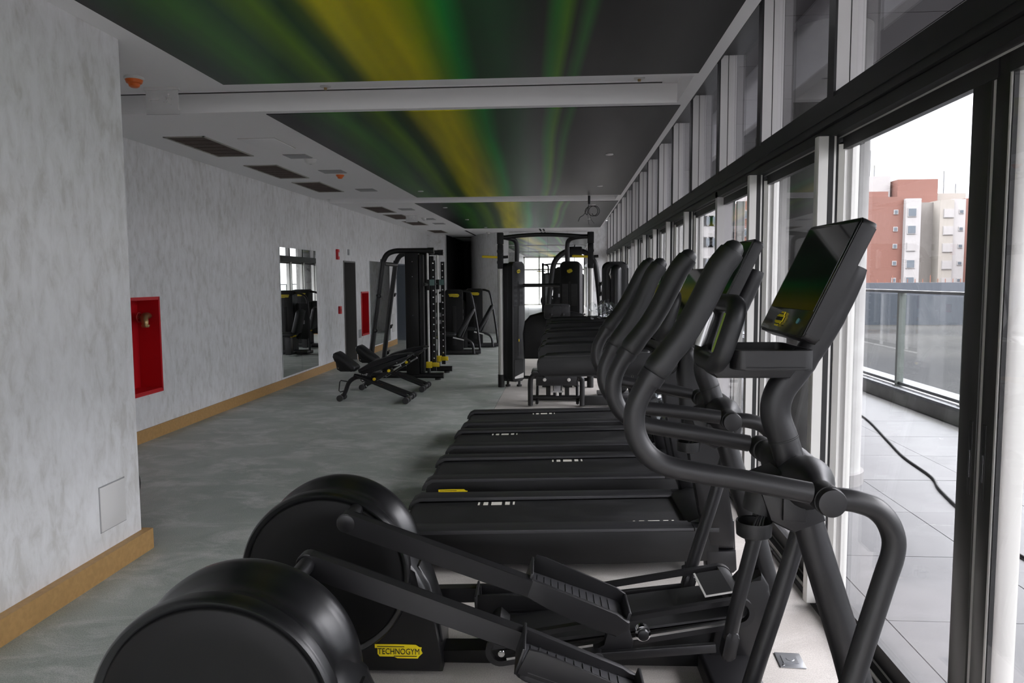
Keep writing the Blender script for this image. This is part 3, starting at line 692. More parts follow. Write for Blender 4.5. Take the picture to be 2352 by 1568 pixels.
# apartment towers
def tower(name, loc, rz, lb): return thing(name, lb, 'building', loc, rz)
def windows(t, fx, fy, cols, rows, z0, dz, kinds):
    """small windows on a face at y=fy; cols: (x,w,h)"""
    for ci, (x, w, h) in enumerate(cols):
        for r in range(rows):
            z = z0-r*dz
            f = b('window', (x-w/2, x+w/2, fy-.12, fy+.05, z-h/2, z+h/2), 'white_paint', t)
            kd = kinds[(ci*3+r*5) % len(kinds)]
            if kd == 's': b('shutter', (x-w/2+.08, x+w/2-.08, fy-.16, fy-.11, z-h/2+.08, z+h/2-.08), 'far_shutter', f)
            else: b('pane', (x-w/2+.12, x+w/2-.12, fy-.16, fy-.11, z-h/2+.12, z+h/2-.12), 'far_glass', f)
YT = 136.0
def tx(px, Y=YT): return (px-1297)/1730*Y
def tz(py, Y=YT): return 1.7-(py-640)/1730*Y
t = tower('apartment_tower', (0, YT, -40), 0, 'red and cream apartment tower with small square windows, nearest in the view')
G = 40
def blk(name, p0, p1, ytop, m, y0=0, y1=14): return b(name, (tx(p0), tx(p1), y0, y1, 0, tz(ytop)+G), m, t)
blk('red_wing', 1955, 2040, 465, 'brick_paint', 0, 14); blk('white_bay', 2040, 2072, 470, 'white_paint', -1.0, 14); blk('sand_return', 2072, 2112, 476, 'sand_paint', 1.5, 14)
blk('cream_bay', 2112, 2141, 474, 'cream_paint', -1.0, 14); blk('white_strip', 2141, 2168, 472, 'white_paint', -.6, 14); blk('red_wing', 2168, 2208, 470, 'brick_paint', 0, 14); blk('red_wing', 2208, 2226, 495, 'brick_paint', 1, 14)
blk('lift_house', 2058, 2147, 418, 'brick_paint', 6, 16); blk('tank_house', 1960, 2052, 407, 'white_paint', 8, 18); blk('parapet', 2147, 2222, 448, 'cream_paint', 8, 18); blk('parapet', 1955, 2022, 449, 'brick_paint', 3, 10)
def wcol(px, w, h, y, rows=6, k='ggs', dy=37.3, py=498):
    windows(t, 0, y, [(tx(px), w, h)], rows, tz(py)+G, dy/1730*YT, k)
wcol(2024, .75, .8, 0, k='g'); wcol(2053, 1.5, 1.5, -1.0, k='ggsg', py=500); wcol(2081, .6, .7, 1.5, k='g', py=504); wcol(2130, 1.7, 1.5, -1.0, k='sssgs', py=503); wcol(2159, .8, .7, -.6, k='g', py=499); wcol(2209, .8, .7, .95, k='g', py=522)
b('attic_window', (tx(2083), tx(2090), 5.9, 6.1, tz(474)+G, tz(467)+G), 'far_glass', t)
bm = NB()
for px, y0, y1 in ((2010, 345, 408), (2002, 385, 408), (2020, 380, 408), (2178, 395, 448), (2155, 420, 448), (2205, 425, 448), (1998, 390, 407)): box(bm, tx(px)-.05, tx(px)+.05, 9, 9.1, tz(y1)+G, tz(y0)+G)
obj('antenna', bm, 'rail_metal', t)
def simple_tower(x0, x1, ytop, Y, m1, m2, lb, rows=12, cols=3):
    w = (x1-x0)/1730*Y; cx = ((x0+x1)/2-1297)/1730*Y; h = tz(ytop, Y)+40
    t = tower('apartment_tower', (cx, Y, -40), 0, lb)
    b('body', (-w/2, w/2, 0, 12, 0, h), m1, t); b('side_strip', (w/2-.18*w, w/2+.02, -.3, 12.2, 0, h-1.0), m2, t); b('roof_house', (-w/4, w/6, 3, 9, h, h+2.5), m2, t)
    for c in range(cols):
        for r in range(rows):
            z = h-2.2-r*3.0; x = -w/2+w*.75*(c+.5)/cols
            f = b('window', (x-.8, x+.8, -.1, .05, z-.7, z+.7), 'white_paint', t); b('pane', (x-.65, x+.65, -.14, -.08, z-.55, z+.55), 'far_glass', f)
simple_tower(2318, 2375, 500, 120, 'brick_paint', 'cream_paint', 'dark red apartment tower at the right edge of the view')
simple_tower(1690, 1750, 470, 130, 'brick_paint', 'white_paint', 'red brick and white tower glimpsed between the middle window stiles', cols=2)
simple_tower(1596, 1652, 478, 110, 'white_paint', 'teal_paint', 'white tower with teal glass glimpsed through the farther panes')
for i, (px, w, yt, Y) in enumerate(((2352, 50, 600, 300), (2400, 40, 585, 320), (1560, 60, 600, 300), (1500, 50, 590, 340), (2270, 40, 590, 350))):
    X = (px-1297)/1730*Y; t = tower('distant_tower', (X, Y, -40), 0, ['pale distant tower low at the right edge', 'pale distant tower beyond the right edge of the view', 'distant tower seen through the far panes', 'farthest pale tower seen through the far panes', 'pale distant tower behind the dark door stile'][i])
    ww = w/1730*Y; b('body', (-ww/2, ww/2, 0, 20, 0, 40+tz(yt, Y)), 'city_far', t); b('roof_house', (-ww/5, ww/5, 4, 12, 40+tz(yt, Y), 44+tz(yt, Y)), 'city_far', t)
    for r in range(10):
        b('window_band', (-ww/2+1, ww/2-1, -.15, .02, 40+tz(yt, Y)-3-r*4, 40+tz(yt, Y)-1.6-r*4), 'far_glass', t)

# ================================================================== ELLIPTICAL TRAINERS
def S(pts, y): return [(x, y, z) for x, z in pts]
ARM_UP = [(.219, 1.471), (.193, 1.431), (.173, 1.389), (.166, 1.349), (.171, 1.309), (.190, 1.271), (.220, 1.243), (.262, 1.225), (.333, 1.211), (.442, 1.193), (.606, 1.162)]
ARM_LO = [(.645, 1.148), (.689, 1.146), (.723, 1.140), (.765, 1.124), (.797, 1.092), (.815, 1.047), (.814, 1.004), (.798, .946), (.764, .822), (.722, .667), (.645, .40), (.612, .27)]
GRIP = [(.402, 1.766), (.398, 1.760), (.388, 1.746), (.368, 1.717), (.322, 1.623), (.283, 1.556), (.250, 1.513), (.222, 1.475)]
def elliptical(loc, rz, label, near_up, swing):
    t = thing('elliptical_trainer', label, 'elliptical trainer', loc, rz, 'elliptical trainers facing the windows')
    WC = (-1.005, 0, .452)
    # flywheel housing: two rims with a hollow band between
    h = la('flywheel_housing', [(-.150, .335), (-.160, .345), (-.163, .352), (-.158, .358), (-.146, .362), (-.112, .363), (-.108, .357), (-.080, .352), (-.045, .332), (.0, .326), (.045, .332), (.080, .352), (.108, .364), (.146, .362), (.158, .358), (.163, .352), (.160, .345), (.150, .335)], WC, 'gloss_housing', t, seg=96, smooth=50)
    for s in (-1, 1):
        la('side_cover', [(s*.145, .334), (s*.157, .331), (s*.161, .325), (s*.164, .25), (s*.165, .05)], WC, 'disc_cover', t, seg=80, smooth=60)
    # plinth with sloping front
    pr('plinth', [(-1.22, .02), (-.515, .02), (-.52, .10), (-.548, .25), (-.585, .39), (-.625, .465), (-.668, .522), (-.73, .570), (-.85, .60), (-1.05, .3), (-1.27, .10)], -.135, .135, 'gloss_housing', t, bev=.022, smooth=45)
    pr('front_ridge', [(-.515, .13), (-.538, .27), (-.574, .395), (-.618, .468), (-.655, .47), (-.60, .36), (-.56, .26), (-.55, .13)], -.080, .080, 'gloss_housing', t, bev=.010, smooth=45)
    logo(.205, face_T((-.700, -.1362, .118), (1, 0, 0), (0, 0, 1)), t)
    # base
    pr('base_beam', [(-.56, .025), (.70, .025), (.72, .14), (.70, .245), (-.20, .085), (-.56, .085)], -.055, .055, 'black_plastic', t, bev=.006)
    pr('front_foot', rrect(.585, .80, .0, .095, .02), -.36, .36, 'charcoal_paint', t, bev=.006)
    pr('rear_foot', rrect(-1.12, -1.0, 0, .05, .015), -.26, .26, 'charcoal_paint', t, bev=.005)
    # inclined ramp: two looped side frames, aluminium rails, cover between
    A, B = Vector((-.262, 0, .150)), Vector((.722, 0, .330)); ax = (B-A).normalized(); nn = Vector((-ax.z, 0, ax.x)); ang = math.atan2(ax.z, ax.x)
    def stad(r, a0=0., b0=0.):
        out = []
        for k in range(13):
            q = ang+PI/2-PI*k/12; c = B-ax*b0; out.append((c.x+r*math.cos(q), c.z+r*math.sin(q)))
        for k in range(13):
            q = ang-PI/2-PI*k/12; c = A+ax*a0; out.append((c.x+r*math.cos(q), c.z+r*math.sin(q)))
        return out
    for s in (-1, 1):
        bm = NB(); o1, o2 = stad(.062), stad(.040); y0, y1 = sorted((s*.165, s*.195)); n = len(o1)
        V = [[bm.verts.new((u, y, v)) for u, v in o] for o, y in ((o1, y0), (o1, y1), (o2, y1), (o2, y0))]
        for a in range(4):
            for k in range(n): bm.faces.new((V[a][k], V[a][(k+1) % n], V[(a+1) % 4][(k+1) % n], V[(a+1) % 4][k]))
        obj('ramp_side', bm, 'charcoal_paint', t, 35)
        bm = NB(); T = Matrix.Translation(A-nn*.036) @ Matrix.Rotation(-ang, 4, 'Y')
        box(bm, .02, .99, s*.180-.014, s*.180+.014, -.006, .006, T=T); obj('guide_rail', bm, 'aluminium', t)
    bm = NB(); top = []
    for k in range(9):
        q = ang+PI/2-PI*k/12; top.append((B.x+.058*math.cos(q), B.z+.058*math.sin(q)))
    for k in range(7):
        q = ang-PI-PI*k/12; top.append((A.x+.058*math.cos(q), A.z+.058*math.sin(q)))
    inner = [(A.x+.03*ax.x, A.z+.02), (B.x, B.z-.02)]
    prism(bm, top+inner, -.166, .166, 'y'); obj('ramp_cover', bm, 'belt', t, 35)
    bm = NB(); T = Matrix.Translation(B+nn*.058) @ Matrix.Rotation(-ang, 4, 'Y')
    prism(bm, rrect(-.11, .0, -.12, .12, .02), .0, .004, 'z'); bm.transform(T); obj('ramp_recess', bm, 'matte_black', t)
    bm = NB(); box(bm, -.118, -.11, -.12, .12, .0, .006, T=T); box(bm, -.118, .0, -.126, -.12, .0, .006, T=T); obj('recess_lip', bm, 'silver_frame', t)
    # pedal arms with pedals, rollers and links
    for s in (-1, 1):
        upp = (s < 0) == near_up; y = s*.305
        pin = Vector((-.863, y, .741)) if upp else Vector((-1.147, y, .163))
        end = Vector((.25, y, .352)) if upp else Vector((.02, y, .215))
        d_ = (end-pin); L = d_.length; d_.normalize(); a = math.atan2(d_.z, d_.x)
        T = Matrix.Translation(pin) @ Matrix.Rotation(-a, 4, 'Y')
        bm = NB(); prism(bm, [(L-.40, .030), (.02, .034)]+[(.038*math.cos(q_), .038*math.sin(q_)) for q_ in [PI/2+PI*k/10 for k in range(11)]]+[(.02, -.040), (L-.40, -.044)], -.026, .026, 'y', .004); bm.transform(T)
        am = obj('pedal_arm', bm, 'charcoal_paint', t, 20)
        bm = NB(); lathe(bm, [(-.030, .030), (-.027, .036), (.0, .038)], (0, 0, -.003), 'y', 28); bm.transform(T @ (Matrix.Scale(-1, 4, (0, 1, 0)) if s > 0 else Matrix.Identity(4)))
        obj('pin_cap', bm, 'charcoal_paint', am, 40)
        cy_('crank', (pin.x, s*.16, pin.z), (pin.x, s*.30, pin.z), .028, 'charcoal_paint', t)
        # tray: from outside arm inwards
        bm = NB(); y0, y1 = (-.02, .190) if s < 0 else (-.190, .02)
        prism(bm, rrect(L-.415, L+.01, y0, y1, .035, 5), -.045, -.012, 'z', .004)
        prism(bm, [(L-.41, -.045), (L-.41, .032), (L-.36, .028), (L-.05, .012), (L+.01, .0), (L+.02, -.03), (L-.02, -.075), (L-.12, -.075), (L-.30, -.06)], *( (-.026, .0) if s < 0 else (0, .026)), 'y', .006)
        for yy in ((y1-.012, y1) if s < 0 else (y0, y0+.012),): prism(bm, [(L-.41, -.03), (L-.40, .060), (L-.36, .062), (L-.04, .040), (L+.005, .030), (L+.01, -.03)], *yy, 'y', .003)
        box(bm, L-.418, L-.408, min(y0, y1)+.01, max(y0, y1)-.01, -.04, .05, bev=.003); box(bm, L-.003, L+.009, min(y0, y1)+.01, max(y0, y1)-.01, -.04, .03, bev=.003)
        bm.transform(T); pd = obj('pedal', bm, 'charcoal_paint', t, 35)
        bm = NB()
        for k in range(11): box(bm, L-.375+k*.031, L-.371+k*.031, (y0 if s < 0 else y0+.03)+.035, (y1 if s < 0 else y1)-.035, -.013, -.008)
        box(bm, L-.40, L-.01, (y0+.03 if s < 0 else y0+.015), (y1-.015 if s < 0 else y1-.03), -.0125, -.0115)
        bm.transform(T); obj('pedal_ridges', bm, 'pedal_ridge', pd)
        # bracket, roller, link
        c = A + ax*((end.x-A.x)/ax.x+.0) - nn*.004; c.y = s*.215
        bk = pr('roller_bracket', [(c.x-.13, c.z-.055), (c.x+.02, c.z-.06), (c.x+.03, c.z-.0), (end.x+.01, end.z-.045), (end.x-.07, end.z-.03), (c.x-.08, c.z-.02), (c.x-.13, c.z-.025)], *sorted((s*.235, s*.275)), 'charcoal_paint', t, bev=.008)
        la('roller', [(-.018, .024), (-.016, .032), (.016, .032), (.018, .024)], (c.x+.075, s*.205, c.z+.01), 'chrome', t, seg=24)
        la('roller_hub', [(-.028, .010), (-.024, .022), (.0, .024)] if s < 0 else [(.028, .010), (.024, .022), (0, .024)], (c.x+.075, s*.215, c.z+.01), 'charcoal_paint', t, seg=20)
        jx, jz = c.x-.115, c.z-.048
        lathe_b = NB(); lathe(lathe_b, [(-.035, .018), (-.032, .024), (.032, .024), (.035, .018)], (jx, s*.285, jz), 'y', 20); obj('link_joint', lathe_b, 'charcoal_paint', t, 40)
        Lm = Vector((.603, s*.296, .235)); st = Vector((jx, s*.296, jz)); dd = Lm-st; T2 = Matrix.Translation(st) @ Matrix.Rotation(-math.atan2(dd.z, dd.x), 4, 'Y')
        bm = NB(); box(bm, 0, dd.length, -.012, .012, -.018, .018, bev=.004, T=T2); obj('link_bar', bm, 'charcoal_paint', t, 35)
        bolt = la('end_bolt', [(-.006, .006), (-.004, .014), (.0, .015)], (A.x+.005, s*.197, A.z-.005), 'chrome', t, seg=14)
    # moving handlebars
    for s in (-1, 1):
        y = s*.285; w_ = swing[0] if s < 0 else swing[1]
        PH = Matrix.Translation((.648, 0, 1.146)) @ Matrix.Rotation(-w_, 4, 'Y') @ Matrix.Translation((-.648, 0, -1.146))
        hb = tb('handlebar', spline(S(ARM_UP, y), 4), [.031]+[.0285]*3+[.027]*(len(spline(S(ARM_UP, y), 4))-4), 'charcoal_paint', t, 20)
        la_ = tb('lower_arm', spline(S(ARM_LO, y), 4), .0285, 'charcoal_paint', t, 20)
        ae_ = pr('arm_end', [(p[0], p[1]) for p in rotp(rrect(.585, .638, .185, .305, .02), (.61, .25), -.24)], y-.028, y+.028, 'charcoal_paint', t, bev=.008)
        g = spline(S(GRIP, y), 4); n = len(g)
        tb('grip', g, [.027]+[.0305+.003*math.sin(i/(n-1)*PI) for i in range(1, n-4)]+[.033, .0335, .034, .0335], 'grip_rubber', hb, 24, dome=True)
        sl = la('sleeve', [(-.013, .0325), (.013, .0335)], (0, 0, 0), 'charcoal_paint', hb, 'z', 20); sl.location = (.207, y, 1.453); sl.rotation_euler = (0, .56, 0)
        for q_ in (hb, la_, ae_): q_.matrix_local = PH
        la('pivot_cap', [(s*.018, .036), (s*.036, .036), (s*.040, .034), (s*.042, .026), (s*.042, .004)], (.648, s*.285-s*.0, 1.146), 'charcoal_paint', t, seg=32)
        la('pivot_collar', [(-.030, .035), (-.028, .038), (.028, .038), (.030, .035)], (.648, s*.275, 1.146), 'matte_black', t, seg=32)
    # hub across the mast
    hubp = [(.648, -.255, 1.147), (.655, -.18, 1.150), (.668, -.09, 1.135), (.678, 0, 1.115), (.668, .09, 1.135), (.655, .18, 1.150), (.648, .255, 1.147)]
    tb('hub', spline(hubp, 4), [.034]*3+[.038, .044, .052, .060, .066, .072, .075, .077, .078, .078, .078, .077, .075, .072, .066, .060, .052, .044, .038]+[.034]*3, 'charcoal_paint', t, 24)
    pr('hub_shroud', [(.53, 1.13), (.60, 1.16), (.70, 1.10), (.73, 1.02), (.64, .985), (.57, 1.02)], -.085, .06, 'charcoal_paint', t, bev=.02)
    pr('hub_plate', [(.60, 1.10), (.66, 1.085), (.665, 1.025), (.60, 1.03)], -.10, -.085, 'charcoal_paint', t, bev=.004)
    cy_('cable_boss', (.565, -.03, 1.10), (.548, -.03, 1.035), .048, 'matte_black', t, 24, .042)
    # cable cup below the hub
    bm = NB(); lathe(bm, [(-.022, .042), (-.018, .048), (.018, .050), (.022, .049), (.020, .045), (-.012, .042)], (.532, -.06, .995), 'z', 32); obj('cable_cup', bm, 'black_plastic', t, 40)
    cbm = NB()
    for k in range(4): tube(cbm, spline([(.56+.006*k, -.045, 1.05), (.54+.007*k, -.055, 1.02), (.525+.008*k, -.06-.004*k, .985)], 5), .004, 6)
    obj('cable_bundle', cbm, 'gloss_housing', t, 60)
    # mast and S-curved neck
    tb('mast', [(.84, 0, .10), (.895, 0, .24), (.905, 0, .33), (.83, 0, .60), (.692, 0, 1.03), (.628, 0, 1.235)], [.042, .045, .047, .047, .043, .042], 'charcoal_paint', t, 28, .8)
    tb('neck', spline([(.627, 0, 1.238), (.603, 0, 1.31), (.612, 0, 1.372), (.652, 0, 1.432), (.715, 0, 1.522), (.775, 0, 1.632), (.815, 0, 1.73)], 5), [.0425]*12+[.042]*6+[.038]*6+[.036]*6+[.033], 'charcoal_paint', t, 28, .85)
    j = la('neck_joint', [(-.002, .0435), (.002, .0435)], (0, 0, 0), 'frame_seam', t, 'z', 24); j.location = (.6265, 0, 1.2385); j.rotation_euler = (0, -.32, 0); j.scale = (1, .87, 1)
    # front fairing
    pr('front_fairing', [(.62, .06), (.80, .02), (.865, .10), (.90, .24), (.875, .40), (.842, .455), (.80, .42), (.72, .33), (.66, .25)], -.085, .085, 'charcoal_paint', t, bev=.02)
    # fixed grips, bracket, tray
    T = Matrix.Translation((.437, -.0, 1.545)) @ Matrix.Rotation(math.radians(17.5), 4, 'Y')
    loop = rrect(-.125, .125, -.088, .088, .055, 6); bm = NB()
    pts = [T @ Vector((0, u, v)) for u, v in loop]; pts += [pts[0], pts[1]]
    tube(bm, pts, .026, 14, cap=False); fg = obj('fixed_grip', bm, 'grip_rubber', t, 60)
    for s in (-1, 1):
        bm = NB(); tube(bm, [T @ Vector((-.012, s*.110, -.055)), T @ Vector((-.012, s*.110, .055))], .0165, 10); obj('pulse_sensor', bm, 'sensor_green' if s < 0 else 'aluminium', fg, 60, label='green pulse sensor' if s < 0 else 'metal pulse sensor')  # near sensor coloured green, far one bare metal
    pr('bracket', [(.395, 1.45), (.42, 1.423), (.62, 1.423), (.66, 1.475), (.40, 1.475)], -.075, .075, 'charcoal_paint', t, bev=.008)
    bm = NB(); prism(bm, rrect(.452, .665, -.135, .135, .03), 1.452, 1.462, 'z', .003); o1, o2 = rrect(.452, .665, -.135, .135, .03), rrect(.464, .653, -.123, .123, .022); n = len(o1)
    V = [[bm.verts.new((u, v, z)) for u, v in o] for o, z in ((o1, 1.458), (o1, 1.505), (o2, 1.507), (o2, 1.462))]
    for a in range(3):
        for k in range(n): bm.faces.new((V[a][k], V[a][(k+1) % n], V[a+1][(k+1) % n], V[a+1][k]))
    obj('phone_tray', bm, 'charcoal_paint', t, 35)
    # console
    cang = math.atan2(.147, .310)
    T = Matrix.Translation((.683, 0, 1.697)) @ Matrix.Rotation(cang, 4, 'Y')     # local z along the screen, -x out of its face
    bm = NB(); prism(bm, rrect(-.195, .195, -.172, .172, .016), -.0, .040, 'x', .006); bm.transform(T); con = obj('console', bm, 'charcoal_paint', t, 35)
    bm = NB(); prism(bm, rrect(-.190, .190, -.168, .168, .012), -.003, .001, 'x', .001); bm.transform(T); scn = obj('screen_surround', bm, 'screen_frame', con, 35)
    bm = NB(); box(bm, -.0045, -.003, -.178, .178, -.095, .158); bm.transform(T); obj('screen', bm, 'screen_glass', con, None, label='black glass display')
    Tf = T @ face_T((-.0035, .045, -.130), (0, -1, 0), (0, 0, 1))
    logo(.062, Tf, con, badge=True)
    bm = NB(); lathe(bm, [(0, .008), (.002, .008)], (-.0055, -.105, -.128), 'x', 16); bm.transform(T); obj('start_button', bm, 'sticker_blue', con)
    bm = NB(); lathe(bm, [(.03, .070), (.050, .066), (.068, .048), (.078, .02)], (0, 0, 0), 'x', 28); bm.transform(T @ Matrix.Translation((0, 0, -.02))); obj('console_mount', bm, 'charcoal_paint', t, 60)
    return t
elliptical((0, 2.165, 0), math.radians(1.6), 'black elliptical trainer nearest the camera, its big flywheel cut off by the bottom edge', False, (.0, .0))
elliptical((-.012, 3.215, 0), math.radians(1.6), 'black elliptical trainer between the nearest elliptical and the treadmills, round flywheel cover fully in view', True, (.055, -.01))

# ================================================================== TREADMILLS
def treadmill(loc, rz):
    t = thing('treadmill', '', 'treadmill', loc, rz, 'black treadmills in a row along the windows')
    def inc(bm):
        for v in bm.verts: v.co.z += .026*(v.co.x+1.0)
        return bm
    W = .395
    for s in (-1, 1):
        y0, y1 = sorted((s*(W-.02), s*W))
        bm = NB(); prism(bm, [(-1.0, .075), (-1.0, .185), (-.985, .225), (-.95, .25), (.86, .238), (.86, .055), (.3, .045), (-.9, .06)], y0, y1, 'y', .004); inc(bm); sk = obj('side_skirt', bm, 'black_plastic', t, 35)
        y0, y1 = sorted((s*(W-.135), s*(W+.004)))
        bm = NB(); prism(bm, [(-1.03, .175), (-1.025, .205), (-1.005, .235), (-.96, .258), (.72, .248), (.72, .228), (-.95, .238), (-.99, .215), (-1.01, .175)], y0, y1, 'y', .005); inc(bm); fr = obj('foot_rail', bm, 'foot_rail', t, 35)
        bm = NB()
        for k in range(6):
            yy = s*(W-.022-k*.019); box(bm, -.95, .71, yy-.0016, yy+.0016, .248, .2555)
        for v in bm.verts: v.co.z -= .0035*(v.co.x+.95)*1.2
        inc(bm); obj('rail_ridges', bm, 'foot_rail', fr)
        y0, y1 = sorted((s*(W-.14), s*(W+.006)))
        bm = NB(); prism(bm, [(.722, .228), (.722, .250), (.86, .247), (.86, .22)], y0, y1, 'y', .004); inc(bm); obj('rail_front_cap', bm, 'foot_rail', t, 35)
    bm = NB(); prism(bm, [(-.985, .10)]+[(-.955+.055*math.cos(a)*1.0, .165+.058*math.sin(a)) for a in [PI-PI/2*k/6 for k in range(7)]]+[(.74, .226), (.74, .13)], -.262, .262, 'y'); inc(bm); be = obj('running_belt', bm, 'belt', t, 40)
    for (x0, yy) in ((-.56, .215), (.40, -.22)):
        bm = NB(); x = x0
        for w, g in ((.012, .024), (.030, .022), (.068, .022), (.030, .020), (.012, 0)):
            box(bm, x, x+w, yy-.030, yy+.030, .2236, .2256); x += w+g
        for v in bm.verts: v.co.z += .0016*(v.co.x+.9)
        inc(bm); obj('belt_mark', bm, 'belt_mark', be)
    bm = NB(); box(bm, -.97, .8, -.27, .27, .06, .14, bev=.01); inc(bm); obj('deck_frame', bm, 'matte_black', t)
    bm = NB(); prism(bm, [(.70, .245), (.73, .262), (.80, .285), (.93, .285), (.97, .25), (.98, .08), (.74, .08)], -.30, .30, 'y', .012); inc(bm); obj('motor_hood', bm, 'black_plastic', t, 35)
    for x in (-.85, .7):
        for s in (-1, 1): la('foot', [(0, .03), (.03, .03), (.032, .012), (.08, .012)], (x, s*.30, 0), 'rubber_foot', t, 'z', 14)
    for s in (-1, 1):
        y = s*.345
        col = [(.79, .16), (.955, .165), (.945, .28), (.90, .56), (.84, .86), (.775, 1.12), (.745, 1.25), (.725, 1.30), (.69, 1.325), (.65, 1.315), (.63, 1.27), (.62, 1.15), (.645, .95), (.70, .66), (.755, .38)]
        pr('column', col, y-.052, y+.052, 'charcoal_paint', t, bev=.035, smooth=60)
        pr('column_base', [(.795, .045), (.83, .03), (.945, .03), (.965, .05), (.957, .162), (.79, .157)], y-.054, y+.054, 'charcoal_paint', t, bev=.012)
        ang_ = .012
        pr('arm_panel', rotp(rrect(-.165, .62, 1.150, 1.272, .045, 6), (0, 1.2), ang_*2), y-.034, y+.034, 'black_plastic', t, bev=.010, smooth=35)
        tb('hand_grip', [(-.10, y, 1.262), (.0, y, 1.268), (.30, y, 1.276), (.45, y, 1.280)], [.022]*4, 'grip_rubber', t, 14, dome=True)
    tb('cross_bar', spline([(.50, -.345, 1.27), (.545, -.25, 1.285), (.56, 0, 1.29), (.545, .25, 1.285), (.50, .345, 1.27)], 4), .028, 'charcoal_paint', t, 16)
    pr('control_deck', [(.52, 1.27), (.56, 1.25), (.74, 1.25), (.78, 1.32), (.76, 1.36), (.70, 1.37), (.62, 1.32)], -.30, .30, 'black_plastic', t, bev=.02)
    for s in (-1, 1): la('cup_holder', [(-.02, .04), (.0, .045), (.004, .04), (-.01, .036)], (.60, s*.20, 1.335), 'matte_black', t, 'z', 20)
    T = Matrix.Translation((.715, 0, 1.565)) @ Matrix.Rotation(.44, 4, 'Y')
    bm = NB(); prism(bm, rrect(-.245, .245, -.21, .21, .02), 0, .038, 'x', .006); bm.transform(T); con = obj('console', bm, 'charcoal_paint', t, 35)
    bm = NB(); prism(bm, rrect(-.24, .24, -.205, .205, .015), -.003, .001, 'x'); bm.transform(T); obj('screen', bm, 'screen_glass', con, 35)
    logo(.07, T @ face_T((-.0035, 0, -.17), (0, -1, 0), (0, 0, 1)), con, badge=True)
    tb('console_stem', [(.72, 0, 1.33), (.775, 0, 1.52), (.79, 0, 1.60)], .05, 'charcoal_paint', t, 20)
    Tm = face_T((-.80, -W-.0015, .155), (1, 0, .026), (-.026, 0, 1))
    logo(.215, Tm, t)
    return t
tl = ['black treadmill closest to the camera, beside the round flywheel of the elliptical', 'second black treadmill from the camera', 'third black treadmill from the camera', 'farthest black treadmill, next to the padded bench machine']
tp = [(0, 4.595), (-.015, 5.72), (-.02, 6.81), (-.03, 7.86)]
t0 = treadmill((*tp[0], 0), math.radians(1.5)); t0['label'] = tl[0]
for k in range(1, 4):
    c = copy_tree(t0); c.location = (*tp[k], 0); c['label'] = tl[k]
    # belts stopped at different positions
    be = [q for q in c.children if q.name.startswith('running_belt')][0]
    mk = [q for q in be.children]
    for q, dx in zip(mk, ((.48, -.10, .25)[k-1], (-1.30, -1.28, -1.0)[k-1])): q.location.x = dx; q.location.z = dx*.0276

# plastic bags
def bag(name, label, loc, sx_, sz_, seed, rz=0, amp=.045):
    bm = NB(); n = 13
    g = [[None]*n for _ in range(n)]
    for i in range(n):
        for j in range(n):
            u, v = i/(n-1)-.5, j/(n-1)-.5
            q = noise.noise_vector(Vector((u*5+seed, v*5, seed)))*amp + noise.noise_vector(Vector((u*13+seed, v*13, seed*2)))*amp*.45
            s = 1-.55*(abs(v)*2)**2
            g[i][j] = bm.verts.new((u*sx_*s+q.x, q.y+.06*math.cos(u*PI)*math.cos(v*PI), v*sz_+q.z))
    for i in range(n-1):
        for j in range(n-1): bm.faces.new((g[i][j], g[i+1][j], g[i+1][j+1], g[i][j+1]))
    o = obj(name, bm, 'plastic_film', None, None, loc); o.rotation_euler = (0, 0, rz)
    return tag(o, label, 'plastic bag', 'clear plastic bags on the treadmills')
bag('plastic_bag', 'crumpled clear plastic bag on the arms of the farthest treadmill, left of two', (.32, 7.60, 1.37), .24, .16, 3.1)
bag('plastic_bag', 'crumpled clear plastic bag on the farthest treadmill, right of two, against a handlebar', (.40, 7.42, 1.40), .18, .15, 8.7)
bag('plastic_bag', 'clear plastic bag tucked by the control deck of the closest treadmill', (.42, 4.72, 1.37), .12, .10, 5.5)
bag('plastic_bag', 'larger clear plastic bag hanging beside the front columns of the second treadmill', (.69, 5.25, .84), .20, .24, 12.2, .2)
bag('plastic_bag', 'small clear plastic bag lower right of the larger hanging bag', (.80, 5.20, .71), .11, .09, 17.2, .2)
bm = NB(); prism(bm, [(-.05, -.02), (.03, -.03), (.06, .01), (.0, .035), (-.03, .02)], 0, .004, 'z'); 
for v in bm.verts: v.co.z += random.uniform(0, .02)
o = obj('paper_scrap', bm, 'paper', None, None, (.87, 4.28, .002)); tag(o, 'torn scrap of cream paper on the floor by the closest treadmill column', 'paper')
t = thing('floor_socket', 'square metal floor socket plate on the beige floor by the window track', 'floor socket', (1.0, 3.30, 0), -.05)
b('plate', (-.055, .055, -.065, .065, 0, .006), 'socket_metal', t, bev=.002); b('lid', (-.035, .03, -.035, .035, .006, .009), 'socket_metal', t); la('screw', [(.006, .006), (.009, .005)], (-.04, -.05, 0), 'chrome', t, 'z', 10); la('lid_ring', [(.009, .018), (.0105, .016)], (0, 0, 0), 'socket_metal', t, 'z', 16)

